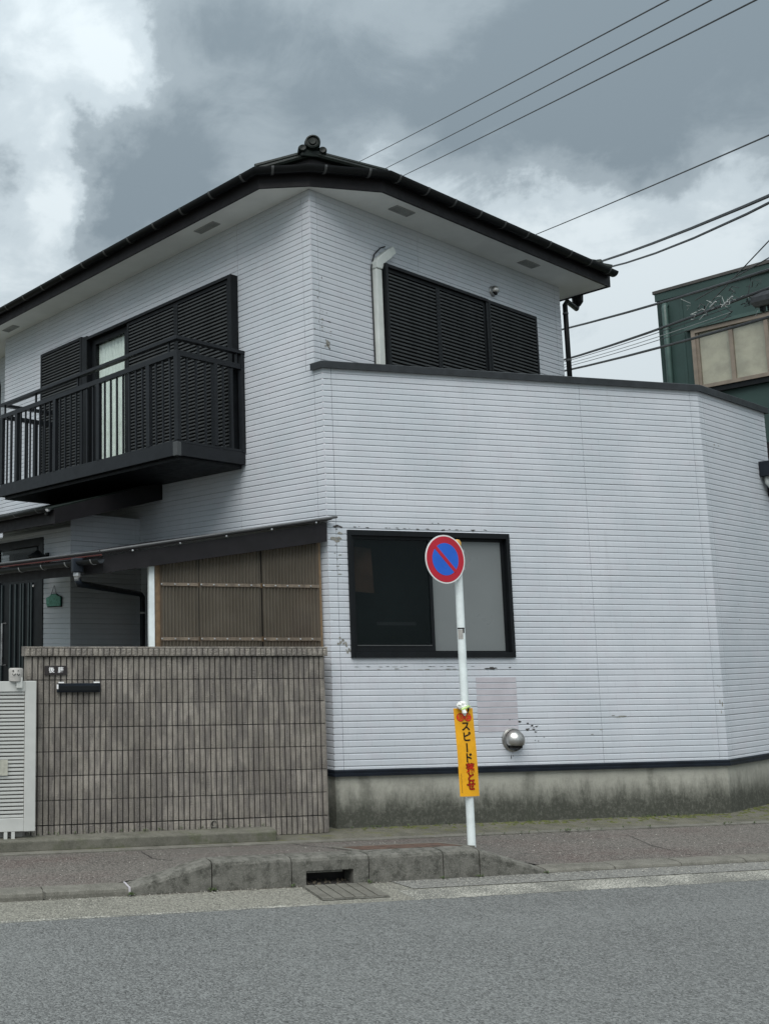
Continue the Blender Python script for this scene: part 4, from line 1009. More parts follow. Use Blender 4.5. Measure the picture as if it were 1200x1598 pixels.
# ------------------------------------------------------------------ lean-to shelter between the block wall and the house
lean = thing('lean_to', (3.0, 8.25, .1), 'dark lean-to roof with bronze corrugated plastic screen above the block wall', 'lean-to shelter')
def sc(x, z, Y): k = Y / 8.05; return V((x * k, Y, 1.75 + (z - 1.75) * k))
gd = V((math.cos(R_(113.6)), math.sin(R_(113.6)), 0)); up = dR.copy()
K = sc(1.80, 2.485, 8.16); T = sc(3.94, 2.845, 8.16)
kz = (T.z - K.z) / ((T - K).dot(up))
def rz_l(p): return K.z + (p - K).dot(up) * kz
bk = K + gd * 3.2; bw_ = FL(2.72, 0, 0)
pts = [K, T, FL(.03, .0, 0), bw_, FL(2.72, .98 + .05, 0), bk]
mb = MB(); mb.prism([V((p.x, p.y, rz_l(p) + .0)) for p in pts], (0, 0, .018)); lr = mb.build('shelter_roof', M['fascia'], lean)
mb = MB(); mb.tube([K + V((-.03, -.03, .024)), T + V((.035, -.03, .024))], .013, 8); mb.build('roof_edge_trim', M['bracket'], lr)
mb = MB(); mb.tube([K + V((-.03, -.03, .024)), bk + V((-.03, 0, .024))], .013, 8); mb.build('roof_edge_trim', M['bracket'], lr)
mb = MB(); mb.tube([K + V((-.02, -.03, -.006)), bk + V((-.02, -.0, -.006))], .008, 6); mb.build('drip_edge', M['redboard'], lr)
a, b = sc(1.80, 2.325, 8.16), sc(3.885, 2.645, 8.16); mb = MB()
mb.prism([a, b, V((b.x, b.y, T.z - .03)), V((a.x, a.y, K.z - .012))], (0, .022, 0)); mb.build('barge_board', M['fascia'], lean)
mb = MB(); mb.prism([V((a.x, a.y + .022, a.z)), V((a.x, a.y + .022, K.z - .012)), V((bk.x, bk.y, K.z - .012)), V((bk.x, bk.y, a.z))], (.022, .01, 0)); mb.build('eaves_board', M['fascia'], lean)
for i in range(5):
    t = (i + .6) / 5; p = K.lerp(T, t) + V((0, -.025, -.006)); mb = MB(); mb.lathe(p, (0, -1, 0), [(0, .016), (.008, .014), (.009, 0)], 8); mb.build('roof_screw', M['brightmetal'], lr)
# gutter and pipe
gn = V((-gd.y, gd.x, 0)) * 1.0
gn = V((-math.sin(R_(113.6)), math.cos(R_(113.6)), 0))
gzc = K.z - .045; g0_ = K + gn * .065 - gd * .06; g1_ = bk + gn * .065
mb = MB(); pf = [(.042 * math.cos(a), .042 * math.sin(a)) for a in arc] + [(.037 * math.cos(a), .037 * math.sin(a)) for a in reversed(arc)]
mb.prism([V((g0_.x, g0_.y, gzc)) + gn * n + V((0, 0, z)) for n, z in pf], gd * 3.2); sg = mb.build('shelter_gutter', M['rail'], lean)
for i in range(7):
    p = g0_ + gd * (.1 + i * .4); mb = MB(); n_ = 8; vs_ = []
    for j in range(n_ + 1):
        a_ = math.pi + math.pi * j / n_
        for (rr, x) in ((.043, -.006), (.043, .006), (.047, .006), (.047, -.006)): vs_.append(V((p.x, p.y, gzc)) + gd * x + gn * rr * math.cos(a_) + V((0, 0, rr * math.sin(a_))))
    mb.add(vs_, [(q*4+k, q*4+(k+1) % 4, (q+1)*4+(k+1) % 4, (q+1)*4+k) for q in range(n_) for k in range(4)]); mb.build('gutter_bracket', M['brightmetal'], sg)
h0 = g0_ + gd * .36; mb = MB(); mb.box((h0.x - .05, h0.y - .045, gzc - .10), (h0.x + .05, h0.y + .045, gzc + .03)); hop = mb.build('rain_hopper', M['navy'], lean, bevel=.012)
mb = MB(); mb.lathe(V((h0.x, h0.y, gzc - .10)), (0, 0, 1), [(.034, 0), (.036, -.03), (.028, -.045), (.024, -.07)], 12); mb.build('hopper_collar', M['brightmetal'], hop)
wq = FL(2.62, .10, 0)
mb = MB(); mb.tube([V((h0.x, h0.y, gzc - .15)), V((h0.x + .02, h0.y + .01, gzc - .20)), V((wq.x - .03, wq.y - .02, 2.27)), V((wq.x, wq.y, 2.24)), V((wq.x, wq.y, 2.18)), V((wq.x, wq.y, .1))], .030, 10)
pp_ = mb.build('shelter_downpipe', M['navy'], lean, smooth='all')
mb = MB(); mb.lathe(V((wq.x, wq.y, 2.05)), (0, 0, 1), [(.033, 0), (.035, .01), (.033, .02)], 12); mb.build('pipe_clip', M['brightmetal'], pp_)
# posts and screen
YS = 8.24
p0 = sc(2.228, 2.39, YS); mb = MB(); mb.box((p0.x - .026, YS - .024, .09), (p0.x + .026, YS + .024, p0.z)); mb.build('white_post', M['whitepole'], lean, bevel=.004)
xs_ = [2.30, 2.66, 3.24, 3.80]
zlo = 1.60
def ztop(x): return sc(x, 2.325 + (x - 1.80) * .1535, YS).z + .03
for i, x in enumerate(xs_):
    q = sc(x, 0, YS); mb = MB(); w = (.035, .016, .02, .022)[i]
    mb.box((q.x - w, YS + .012, .1), (q.x + w, YS + .045, ztop(x))); mb.build('screen_upright', M['wood'] if i in (0, 3) else M['dark'], lean)
for a, b in zip(xs_, xs_[1:]):
    qa, qb = sc(a, 0, YS).x + .004, sc(b, 0, YS).x - .004; n = int((qb - qa) / .004); mb = MB()
    pv = [(qa + (qb - qa) * i / n, YS - .004 + .008 * math.sin((qa + (qb - qa) * i / n) * 2 * math.pi / .032)) for i in range(n + 1)]
    mb.add([(x, y, zlo) for x, y in pv] + [(x, y, ztop(x / (YS / 8.05))) for x, y in pv], [(i, i+1, n+2+i, n+1+i) for i in range(n)])
    mb.build('corrugated_sheet', M['poly'], lean, smooth='all')
for zc_ in (2.236, 1.765):
    for a, b in zip(xs_, xs_[1:]):
        qa = sc(a, zc_, YS); qb = sc(b, zc_, YS); mb = MB(); mb.box((qa.x + .0, YS + .0125 - .001, qa.z - .022), (qb.x - .0, YS + .012 + .018, qa.z + .022)); bt = mb.build('screen_batten', M['wood'], lean)
        # outer clamping strip
        mb = MB(); mb.box((qa.x + .012, YS - .019, qa.z - .014), (qb.x - .012, YS - .0125, qa.z + .014)); st = mb.build('clamping_strip', M['strip_poly'], lean)
        k = max(3, int((qb.x - qa.x) / .10))
        for j in range(k):
            mb = MB(); mb.lathe(V((qa.x + (qb.x - qa.x) * (j + .15) / k, YS - .019, qa.z)), (0, -1, 0), [(0, .008), (.007, .006), (.0085, 0)], 8); mb.build('screw', M['brightmetal'], st)
# board stored behind the screen
mb = MB(); mb.prism([(3.66, 8.42, 1.60), (3.88, 8.40, 1.60), (3.88, 8.40, 2.00), (3.70, 8.42, 2.04)], (0, .03, 0)); mb.build('stored_board', M['redboard'], label='dark red board leaning behind the corrugated plastic screen', cat='board')

# ------------------------------------------------------------------ ribbed block wall
bw = thing('block_wall', (2.48, 8.1, .1), 'ribbed grey concrete block garden wall with nameplate and mail slot', 'garden wall')
X0, X1, YF = 1.147, 3.817, 8.05
mb = MB(); mb.box((X0 + .004, YF + .014, .09), (X1 - .004, YF + .148, 1.62)); mb.build('wall_core', M['mortar'], bw)
RIB = .0486
def rib_block(nr, h, depth=.02, seed=0, grout=.0035):
    rnd = random.Random(seed); mb = MB()
    for i in range(nr):
        a = i * RIB + .0046; b = (i + 1) * RIB - .0046; d = rnd.uniform(-.002, .003); m = 5
        # rib front with split, slightly uneven face
        vs_ = []
        for j in range(m + 1):
            z = grout + (h - 2 * grout) * j / m; e = .0 if 0 < j < m else .0025
            for (x, y) in ((a, .016), (a, .002 + d + e), (a + .004, -.001 + d + e), ((a + b) / 2, -.003 + d + e), (b - .004, -.001 + d + e), (b, .002 + d + e), (b, .016)):
                vs_.append((x, y + (rnd.uniform(-.0012, .0012) if y < .01 else 0), z))
        c = 7; mb.add(vs_, [(j*c+k, j*c+k+1, (j+1)*c+k+1, (j+1)*c+k) for j in range(m) for k in range(c-1)] + [tuple(range(c))[::-1], tuple(m*c+k for k in range(c))])
    return mb.mesh('block', M['block'])
zl = [1.614, 1.4197, 1.223, 1.027, .830, .634, .437, .2408]
cache = {}
for r in range(7):
    h = zl[r] - zl[r+1]; x = X0; i = 0
    while x < X1 - .02:
        nr = min(8, int(round((X1 - x) / RIB))); key = (nr, i % 4 if nr == 8 else 9, (r) % 2)
        if key not in cache: cache[key] = rib_block(nr, .1965, seed=hash(key) % 999)
        o = link('block', cache[key], bw, loc=(x, YF, zl[r+1])); 
        if abs(h - .1965) > .001: o.scale = (1, 1, h / .1965)
        x += nr * RIB; i += 1
x = X0; i = 0
lowm = {}
while x < X1 - .02:
    nr = min(8, int(round((X1 - x) / RIB)))
    if nr not in lowm: lowm[nr] = rib_block(nr, .149, seed=77 + nr)
    link('block', lowm[nr], bw, loc=(x, YF, .089)); x += nr * RIB; i += 1
# cap blocks
x = X0 - .022; capm = {}
while x < X1 - .0:
    nr = min(8, int(round((X1 + .016 - x) / RIB)))
    if nr <= 0: break
    if nr not in capm:
        me = rib_block(nr, .068, seed=31 + nr); capm[nr] = me
    link('cap_block_face', capm[nr], bw, loc=(x, YF - .026, 1.616))
    mb = MB(); mb.box((x + .001, YF - .024, 1.684), (x + nr * RIB - .001, YF + .17, 1.697)); mb.box((x + .001, YF - .012, 1.617), (x + nr * RIB - .001, YF + .165, 1.684)); mb.build('cap_block', M['block'], bw)
    x += nr * RIB
mb = MB(); mb.box((X0 - .001, YF + .004, .11), (X0 + .0035, YF + .15, 1.614)); mb.build('end_face', M['block'], bw)
mb = MB(); mb.box((X1 - .0035, YF + .004, .11), (X1 + .004, YF + .15, 1.614)); mb.build('end_face', M['block'], bw)
FB = Frame((0, YF, 0), (1, 0, 0), (0, -1, 0))
mb = MB(); mb.fbox(FB, 1.298, 1.488, .004, .016, 1.462, 1.538); npl = mb.build('nameplate', M['black'], bw, bevel=.002)
text_obj('後', .050, M['whiteprint'], npl, FB, 1.356, 1.500, .0168, offset=.0007); text_obj('藤', .050, M['whiteprint'], npl, FB, 1.434, 1.500, .0168, offset=.0007)
mb = MB(); mb.fbox(FB, 1.402, 1.772, .0, .030, 1.318, 1.392); ms = mb.build('mail_slot', M['navy'], bw, bevel=.004)
mb = MB(); mb.fbox(FB, 1.415, 1.760, .0305, .040, 1.330, 1.372); mb.build('slot_flap', M['dark'], ms, bevel=.003)
mb = MB(); mb.fbox(FB, 1.400, 1.412, .006, .034, 1.346, 1.384); mb.fbox(FB, 1.414, 1.460, .008, .036, 1.394, 1.404); mb.fbox(FB, 1.715, 1.765, .008, .036, 1.394, 1.404); mb.build('slot_white_bit', M['whiteprint'], ms)  # small white bits at the slot's left side and top corners
mb = MB(); mb.lathe((2.764, YF - .012, .205), (0, 1, 0), [(.024, 0), (.030, 0), (.030, .03), (.024, .03), (.024, 0)], 14); dr = mb.build('drain_pipe', M['kerbpale'], bw)
mb = MB(); mb.lathe((2.764, YF - .002, .205), (0, 1, 0), [(0, 0), (.0235, 0)], 14); mb.build('pipe_hole', M['mortar'], dr)

# ------------------------------------------------------------------ gate
gt = thing('sliding_gate', (.4, 7.96, .2), 'pale grey aluminium slatted sliding gate left of the block wall', 'gate')
k_ = 7.95 / 8.05; FGt = Frame((0, 7.95, 0), (1, 0, 0), (0, -1, 0))
gx1 = 1.228 * k_; gz0, gz1 = 1.75 + (.203 - 1.75) * k_, 1.75 + (1.413 - 1.75) * k_
mb = MB(); mb.fbox(FGt, gx1 - .092, gx1, -.02, .02, gz0, gz1); mb.build('end_stile', M['gate'], gt, bevel=.004)
mb = MB(); mb.fbox(FGt, -2.4, -2.31, -.02, .02, gz0, gz1); mb.build('end_stile', M['gate'], gt, bevel=.004)
mb = MB(); mb.fbox(FGt, -2.309, gx1 - .093, -.017, .017, gz1 - .085, gz1 - .002); mb.build('top_rail', M['gate'], gt, bevel=.003)
mb = MB(); mb.fbox(FGt, -2.309, gx1 - .093, -.017, .017, gz0 + .002, gz0 + .105); mb.build('bottom_rail', M['gate'], gt, bevel=.003)
sl = MB().box((0, -.006, -.0095), (gx1 - .094 + 2.308, .006, .0095)).mesh('gate_slat', M['gate'], bevel=.002)
z = gz0 + .105 + .0155; n = 33; p = (gz1 - .085 - gz0 - .105) / n
for i in range(n): link('gate_slat', sl, gt, loc=(-2.308, 7.95, gz0 + .105 + p * (i + .5)))
mb = MB()
for xx in (.93, -.2, -1.4): mb.fbox(FGt, xx, xx + .03, -.045, -.02, gz0 + .01, gz1 - .01)
mb.build('rear_stiffener', M['gatebox'], gt)
mb = MB(); mb.fbox(FGt, .86, gx1 - .094, -.08, -.05, .17, gz1 - .02); mb.build('catch_post', M['gatebox'], gt)
for xx in (.96, 1.02): mb = MB(); mb.fbox(FGt, xx, xx + .028, -.02, .02, .165, gz0); mb.build('gate_foot', M['gate'], gt)
mb = MB(); mb.lathe((.985 + .06, 7.95, gz1), (0, 0, 1), [(.058, 0), (.060, .095), (.052, .105), (0, .107)], 20); lb = mb.build('latch_box', M['gatebox'], gt, smooth=True)
mb = MB(); mb.fbox(FGt, 1.045, 1.095, .02, .045, gz1 - .055, gz1 + .03); mb.build('latch_hook', M['gate'], lb, bevel=.004)
mb = MB()
for (u, z) in ((1.015, .085), (1.055, .085)): mb.lathe(FGt(u, .054, gz1 + z), (0, -1, 0), [(0, .006), (.006, .004), (.006, -.01)], 8)
mb.tube([FGt(1.005, .058, gz1 + .062), FGt(1.02, .060, gz1 + .048), FGt(1.035, .061, gz1 + .062)], .003, 5); mb.tube([FGt(1.045, .061, gz1 + .062), FGt(1.06, .060, gz1 + .048), FGt(1.07, .056, gz1 + .06)], .003, 5)
mb.build('keyhole', M['dark'], lb)
mb = MB(); mb.fbox(FGt, .80, .985, .0185, .0195, .665, .79); mb.build('paper_notice', M['paper'], label='faded paper notice stuck on the slatted gate', cat='notice')

# ------------------------------------------------------------------ no-parking sign
PX, PY = 4.480, 6.95
sg_ = thing('no_parking_sign', (PX, PY, .19), 'round blue and red no-parking sign on a white pole at the kerb', 'road sign')
mb = MB(); mb.tube([(PX, PY, .17), (PX, PY, 2.54)], .031, 20); pole = mb.build('pole', M['whitepole'], sg_, smooth=True)
mb = MB(); mb.lathe((PX, PY, 2.54), (0, 0, 1), [(.033, -.03), (.034, 0), (.022, .02), (0, .026)], 16); mb.build('pole_cap', M['amber'], sg_, smooth=True)
tn = R_(9); FS = Frame((4.322, 6.872, 2.395), (math.cos(tn), math.sin(tn), 0), (math.sin(tn), -math.cos(tn), 0))
def disc(r0, r1, n0, n1, mat, name, seg=64):
    mb = MB(); pr_ = [(r0, n0), (r1, n0), (r1, n1), (r0, n1)] if r0 > 0 else [(0, n0), (r1, n0), (r1, n1), (0, n1)]
    mb.lathe(FS(0, 0, 0), FS.n, pr_ + ([pr_[0]] if r0 > 0 else []), seg); return mb.build(name, mat, sg_ if name == 'sign_plate' else plate, smooth=True)
plate = None
RS = .194
plate = disc(0, RS, -.004, .0, M['redwhite'], 'sign_plate')
disc(0, RS - .011, .0003, .0012, M['red'], 'red_ring'); disc(0, RS * .665, .0015, .0024, M['blue'], 'blue_field')
mb = MB(); r = RS * .70; w = RS * .075; c45 = math.sqrt(.5)
pts = [(-r*c45 - w*c45, r*c45 - w*c45), (-r*c45 + w*c45, r*c45 + w*c45), (r*c45 + w*c45, -r*c45 + w*c45), (r*c45 - w*c45, -r*c45 - w*c45)]
mb.prism([FS(u, .0026, z) for u, z in pts], FS.n * .0009); mb.build('red_slash', M['red'], plate)
for z in (-.07, .07):
    mb = MB(); mb.box((4.39, 6.902, 2.397 + z - .012), (4.512, 6.918, 2.397 + z + .012)); mb.lathe((PX, PY, 2.397 + z), (0, 0, 1), [(.0315, -.012), (.034, -.012), (.034, .012), (.0315, .012)], 16); mb.build('clamp', M['brightmetal'], sg_)
# small inspection sticker and band
def ring_patch(z0, z1, a0, a1, r, mat, name, par):
    mb = MB(); n = 8; aa = [a0 + (a1 - a0) * i / n for i in range(n + 1)]
    mb.add([(PX + r * math.cos(a), PY + r * math.sin(a), z) for z in (z0, z1) for a in aa], [(i, i+1, n+2+i, n+1+i) for i in range(n)]); return mb.build(name, mat, par)
ring_patch(1.845, 1.856, R_(180), R_(290), .0325, M['black'], 'pole_band', sg_); ring_patch(1.815, 1.856, R_(262), R_(285), .0328, M['black'], 'pole_band', sg_); st = ring_patch(1.765, 1.84, R_(190), R_(262), .0322, M['gatebox'], 'sticker', sg_)

# ------------------------------------------------------------------ yellow speed banner
bn = thing('speed_banner', (PX, 6.9, .56), 'orange-yellow vertical banner reading スピード落とせ strapped to the sign pole', 'banner')
FBn = Frame((4.452, 6.905, 0), (1, .02, 0), (.02, -1, 0))
def bcurve(u, z):   # slight curl towards the pole on both edges and lean
    t = (z - .556) / .672
    return FBn(u + .009 - .022 * t, .004 - .55 * abs(u) ** 2 * 2 + .004 * math.sin(z * 9), z)
mb = MB(); nu, nz = 12, 20; uu = [-.084 + .168 * i / nu for i in range(nu + 1)]; zs_ = [.556 + .672 * j / nz for j in range(nz + 1)]
vs_ = [bcurve(u, z) for z in zs_ for u in uu] + [bcurve(u, z) - FBn.n * .002 for z in zs_ for u in uu]; c = nu + 1; off = c * (nz + 1)
fs = [(j*c+i, j*c+i+1, (j+1)*c+i+1, (j+1)*c+i) for j in range(nz) for i in range(nu)]; fs += [tuple(off + x for x in f[::-1]) for f in fs]
fs += [(j*c, (j+1)*c, off+(j+1)*c, off+j*c) for j in range(nz)] + [(j*c+nu, off+j*c+nu, off+(j+1)*c+nu, (j+1)*c+nu) for j in range(nz)]
fs += [(i, off+i, off+i+1, i+1) for i in range(nu)] + [(nz*c+i, nz*c+i+1, off+nz*c+i+1, off+nz*c+i) for i in range(nu)]
mb.add(vs_, fs); bb = mb.build('banner_sheet', M['yellow'], bn)
def btext(ch, size, u, z, mat, off=.0, lift=.004, rx=1.0, rotz=0):
    o = text_obj(ch, size, mat, bb, FBn, 0, 0, 0, offset=off, ext=.0006, rx=rx)
    for v in o.data.vertices:
        loc = v.co - FBn(0, 0, 0); uu_ = loc.dot(FBn.u) ; zz_ = loc.z
        if rotz: uu_, zz_ = uu_ * math.cos(rotz) - zz_ * math.sin(rotz), uu_ * math.sin(rotz) + zz_ * math.cos(rotz)
        q = bcurve(u + uu_, z + zz_); v.co = q + FBn.n * lift
for i, (ch, z) in enumerate((('ス', 1.085), ('ピ', 1.005), ('ー', .927), ('ド', .845))):
    btext(ch, .080, .004, z, M['black'], .0022, .0022, rotz=math.pi/2 if ch == 'ー' else 0)
for ch, z in (('落', .766), ('と', .697), ('せ', .632)):
    btext(ch, .076, .014, z, M['black'], .0040, .0018); btext(ch, .076, .014, z, M['redprint'], .0022, .0036)
for u, ch in ((-.034, '危'), (.030, '険')):
    z = 1.158; mb = MB(); mb.prism([bcurve(u + .031 * math.cos(2*math.pi*k/20), z + .031 * math.sin(2*math.pi*k/20)) + FBn.n * .002 for k in range(20)], FBn.n * .0006); mb.build('red_circle', M['redprint'], bb)
    mb = MB(); mb.prism([bcurve(u + .033 * math.cos(2*math.pi*k/20), z + .033 * math.sin(2*math.pi*k/20)) + FBn.n * .0012 for k in range(20)], FBn.n * .0006); mb.build('circle_edge', M['black'], bb)
    btext(ch, .046, u, z, M['yellow'], .0008, .0034)
for i in range(17): 
    mb = MB(); z = .725 - i * .0088; rnd = random.Random(i)
    for q in range(3): a = rnd.uniform(-.003, .002); mb.prism([bcurve(-.068 + a, z + q*.0022) + FBn.n * .0022, bcurve(-.068 + a + .004, z + q*.0022) + FBn.n * .0022, bcurve(-.068 + a + .004, z + q*.0022 + .0012) + FBn.n * .0022, bcurve(-.068 + a, z + q*.0022 + .0012) + FBn.n * .0022], FBn.n * .0005)
    mb.build('small_print', M['black'], bb)
# crumpled white ties at the top
kn = thing('cloth_knot', (4.40, 6.88, 1.25), 'crumpled white cloth with green tape knotted at the top of the yellow banner', 'cloth')
rnd = random.Random(12)
mb = MB(); bmx = bmesh.new(); bmesh.ops.create_icosphere(bmx, subdivisions=3, radius=1)
from mathutils import noise as mnoise
for v in bmx.verts:
    d_ = v.co.normalized(); k = 1 + .38 * mnoise.noise(d_ * 2.6 + V((3, 1, 4))) + .18 * mnoise.noise(d_ * 6)
    v.co = V((4.407 + d_.x * .038 * k, 6.876 + d_.y * .030 * k, 1.250 + d_.z * .034 * k))
me = bpy.data.meshes.new('cloth'); bmx.to_mesh(me); bmx.free(); me.materials.append(M['cloth']); link('knot', me, kn)
mb = MB(); mb.tube([(4.385, 6.852, 1.222), (4.41, 6.842, 1.232), (4.45, 6.862, 1.242), (4.50, 6.905, 1.238)], [.006, .010, .010, .005], 8); mb.build('green_tape', M['greencloth'], kn)
mb = MB(); mb.tube([(4.40, 6.846, 1.22), (4.405, 6.842, 1.20), (4.412, 6.85, 1.175)], [.014, .018, .006], 8); mb.build('loose_end', M['cloth'], kn)
mb = MB(); mb.tube([(4.45, 6.865, 1.25), (4.452, 6.862, 1.22), (4.445, 6.862, 1.195)], [.006, .008, .004], 7); mb.build('dark_tie', M['dark'], kn)
mb = MB(); mb.lathe((PX, PY, 1.24), (0, 0, 1), [(.0315, -.008), (.0345, -.006), (.0345, .008), (.0315, .008)], 16); mb.build('strap', M['greencloth'], kn)

# ------------------------------------------------------------------ green building behind
GC = V((15.087, 16.012, 0)); FG = Frame(GC, -dL, -dR)
gb_ = thing('green_building', (GC.x, GC.y, 0), 'dark green rendered building with beige window behind the house', 'building')
ZG = 8.74
def walls(F, u1, z1, ops, name):
    mb = MB(); rects = [(0, u1, 0, z1)]
    for (a, b, c, d) in ops:
        nr = []
        for (x0, x1, y0, y1) in rects:
            if a >= x1 or b <= x0 or c >= y1 or d <= y0: nr.append((x0, x1, y0, y1)); continue
            nr += [(x0, x1, y0, c), (x0, x1, d, y1), (x0, a, c, d), (b, x1, c, d)]
        rects = nr
    for r in rects: mb.fbox(F, r[0], r[1], -.2, 0, r[2], r[3])
    return mb.build(name, M['greenwall'], gb_)
walls(FG, 9, ZG, [(.70, 2.9, 6.66, 7.78)], 'front_wall')
FG2 = Frame(GC, dR, dL); mb = MB(); mb.fbox(FG2, .0, 8, -.2, -.001, 0, ZG - .002); mb.build('side_wall', M['greenwall'], gb_)
mb = MB(); mb.fbox(FG, 0.2, 9, -8, -.2, ZG - .3, ZG - .2); mb.build('roof_deck', M['coping'], gb_)
mb = MB(); mb.fbox(FG, -.05, 9, -.25, .05, ZG, ZG + .06); mb.build('roof_coping', M['greencop'], gb_)
mb = MB(); mb.fbox(FG, -.02, 9, .001, .03, ZG - .16, ZG - .002); mb.build('eaves_band', M['greenwall'], gb_)
mb = MB(); mb.tube([FG(.17, -.02, 8.44), FG(.17, .06, 8.45), FG(.175, .09, 8.38), FG(.175, .09, 4)], .055, 10); mb.build('downpipe', M['greenpipe'], gb_, smooth='all')
mb = MB(); mb.fbox(FG, .42, .47, .0, .012, 0, ZG - .17); mb.build('wall_batten', M['greenwall'], gb_)
mb = MB(); a, b, z0, z1 = .62, 2.95, 6.60, 7.80
mb.fbox(FG, a, a + .07, .0, .12, z0, z1); mb.fbox(FG, b - .07, b, .0, .12, z0, z1); mb.fbox(FG, a + .07, b - .07, .0, .12, z1 - .08, z1); mb.fbox(FG, a + .07, b - .07, .0, .12, z0, z0 + .07)
gw = mb.build('window', M['bronze'], gb_)
for (c, d) in ((.69, 1.275), (1.275, 1.86), (1.86, 2.45), (2.45, 2.88)):
    mb = MB(); mb.fbox(FG, c, c + .045, .03, .09, z0 + .07, z1 - .08); mb.fbox(FG, d - .02, d, .03, .09, z0 + .07, z1 - .08); mb.build('window_sash', M['bronze'], gw)
    mb = MB(); mb.fbox(FG, c + .046, d - .021, .03, .036, z0 + .071, z1 - .081); mb.build('blind', M['blind'], gw)
    mb = MB(); mb.fbox(FG, c + .046, d - .021, .055, .059, z0 + .071, z1 - .081); mb.build('pane', M['glass'], gw)
mb = MB(); mb.fbox(FG, a - .1, b + .1, .0, .15, z1 + .005, z1 + .07); mb.build('window_hood', M['greenpipe'], gb_)
mb = MB(); mb.fbox(FG, a + .1, b, .0, .09, z0 - .10, z0 - .004); mb.build('window_sill', M['dark'], gb_)
mb = MB(); mb.fbox(FG, 1.6, 2.9, .0, .25, 4.9, 5.35); mb.build('wall_unit', M['fascia'], gb_)

# ------------------------------------------------------------------ overhead cables
def ray(px, py): return (cr * ((px - 134.5) / 1497.45) + cd * ((py - 799.0) / 1497.45) + cf)
def sky_pt(px, py, hd):
    d = ray(px, py); return EYE + d * (hd / math.hypot(d.x, d.y))
def cable(a, b, r, sag, label, ext0=0.0, ext1=0.35, mat=None, group=None, name='overhead_cable', n=14):
    A, B = V(a), V(b); d = B - A; A2 = A - d * ext0; B2 = B + d * ext1; mb = MB(); pts = []
    L = (B2 - A2).length
    for i in range(n + 1):
        t = i / n; tt = -ext0 + t * (1 + ext0 + ext1)
        p = A2.lerp(B2, t); p.z -= sag * 4 * max(-.3, tt * (1 - tt)) ; pts.append(p)
    mb.tube(pts, r, 6); return mb.build(name, mat or M['cable'], label=label, cat='cable', group=group)
G1 = 'three thin power lines above the roof'
cable(sky_pt(560, 252, 30), sky_pt(1045, -2, 13), .011, .02, 'thin black power line crossing the sky, topmost of the three above the roof', 1.3, .8, group=G1)
cable(sky_pt(590, 268, 30), sky_pt(1110, -1, 13), .011, .02, 'thin black power line crossing the sky, middle of the three above the roof', 1.3, .8, group=G1)
cable(sky_pt(620, 278, 30), sky_pt(1180, -1, 13), .012, .02, 'thin black power line crossing the sky, lowest of the three above the roof', 1.3, .8, group=G1)
cable(sky_pt(820, 372, 30), sky_pt(1205, 208, 16), .013, .02, 'single thin black cable running from behind the right eave to the upper right', 1.3, .8)
cable(sky_pt(930, 410, 28), sky_pt(1205, 303, 16), .028, .05, 'thick black cable leaving the right end of the roof, upper of the pair', 1.3, .8)
cable(sky_pt(936, 420, 28), sky_pt(1205, 314, 16), .022, .12, 'thick black cable leaving the right end of the roof, lower of the pair', 1.3, .8)
cable(sky_pt(860, 518, 19), sky_pt(1205, 419, 12), .017, .03, 'black cable passing just below the roof edge of the green building', 1.3, .8)
cable(sky_pt(860, 567, 19), sky_pt(1110, 483, 13.5), .018, .03, 'thick black cable running into the junction box in front of the green building', 1.3, .8)
cable(sky_pt(860, 583, 19), sky_pt(1205, 493, 12), .017, .03, 'black cable crossing in front of the beige window of the green building', 1.3, .8)
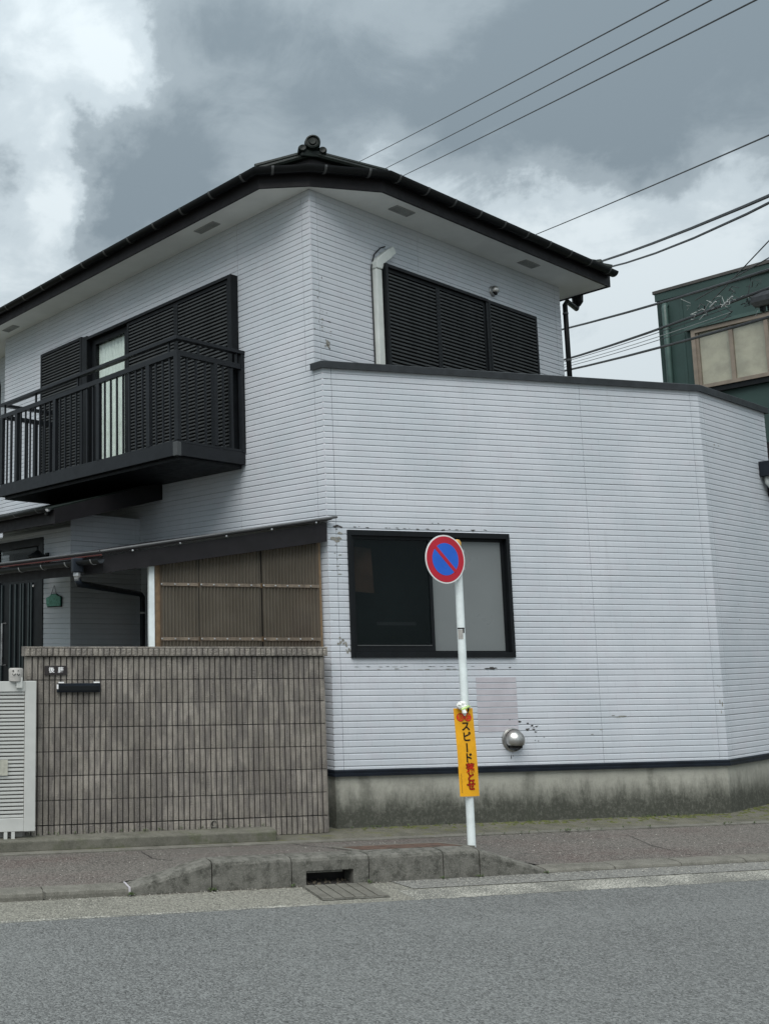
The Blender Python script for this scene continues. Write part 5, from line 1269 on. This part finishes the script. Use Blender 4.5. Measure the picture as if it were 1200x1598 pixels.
for i, (y0, y1, ll) in enumerate(((566, 498, 'upper thin dark'), (570, 506, 'pale grey middle'), (574, 512, 'lowest thin dark'))):
    cable(sky_pt(860, y0 + 4, 19), sky_pt(1120, y1 - 12, 13.4), .005, .03, ll + ' wire of the loose bundle between the two thick cables', 1.0, .05, mat=M['wirepale'] if i == 1 else M['cable'], group='thin wires of the loose bundle', name='thin_wire')
cable(sky_pt(1110, 470, 15), sky_pt(1203, 372, 12.5), .007, .0, 'thin wire rising steeply right over the green building', .0, .3)
cable(sky_pt(1085, 468, 14.5), sky_pt(1203, 400, 12.3), .008, .0, 'dark wire rising from the tangled wires across the green building', .0, .3)
# tangle of tie wires
rnd = random.Random(21); tg = thing('wire_tangle', sky_pt(1130, 472, 12.9), 'tangle of pale tie wires and clips on the cables before the green building', 'wires')
for i in range(26):
    cx = rnd.uniform(1068, 1180); cy = 505 - (cx - 1068) * .36 + rnd.gauss(0, 9) - 8; D = 12.9 + rnd.uniform(-.1, .1)
    pts = [sky_pt(cx, cy, D)]; a0 = rnd.uniform(-.9, .2)
    for j in range(5):
        a0 += rnd.uniform(-.9, .9); s_ = rnd.uniform(3, 7); pts.append(sky_pt(cx + s_ * (j + 1) * math.cos(a0) * .7, cy + s_ * (j + 1) * math.sin(a0) * .6, D + rnd.uniform(-.05, .05)))
    mb = MB(); mb.tube(pts, rnd.choice((.003, .004, .006)), 5); mb.build('tie_wire', M['wirepale'] if rnd.random() < .45 else M['cable'], tg)
for (x, y) in ((1112, 474), (1130, 474), (1138, 466)):
    a = sky_pt(x - 4, y + 5, 12.85); b = sky_pt(x + 5, y - 4, 12.8); mb = MB(); mb.tube([a, b], .010, 8); mb.build('wire_clip', M['wirepale'], tg)
jb = thing('cable_closure', sky_pt(1195, 465, 12.7), 'dark cable junction box hung on the cables at the right edge', 'junction box')
a = sky_pt(1178, 469, 12.8); b = sky_pt(1225, 458, 12.1); mb = MB(); mb.tube([a, a.lerp(b, .1), a.lerp(b, .15), a.lerp(b, .9), b], [.03, .05, .09, .09, .03], 10); mb.build('closure_body', M['cable'], jb)
for t in (.25, .5, .75):
    q = a.lerp(b, t); mb = MB(); mb.box((q.x - .02, q.y - .02, q.z - .14), (q.x + .02, q.y + .02, q.z - .06)); mb.build('closure_clamp', M['dark'], jb)
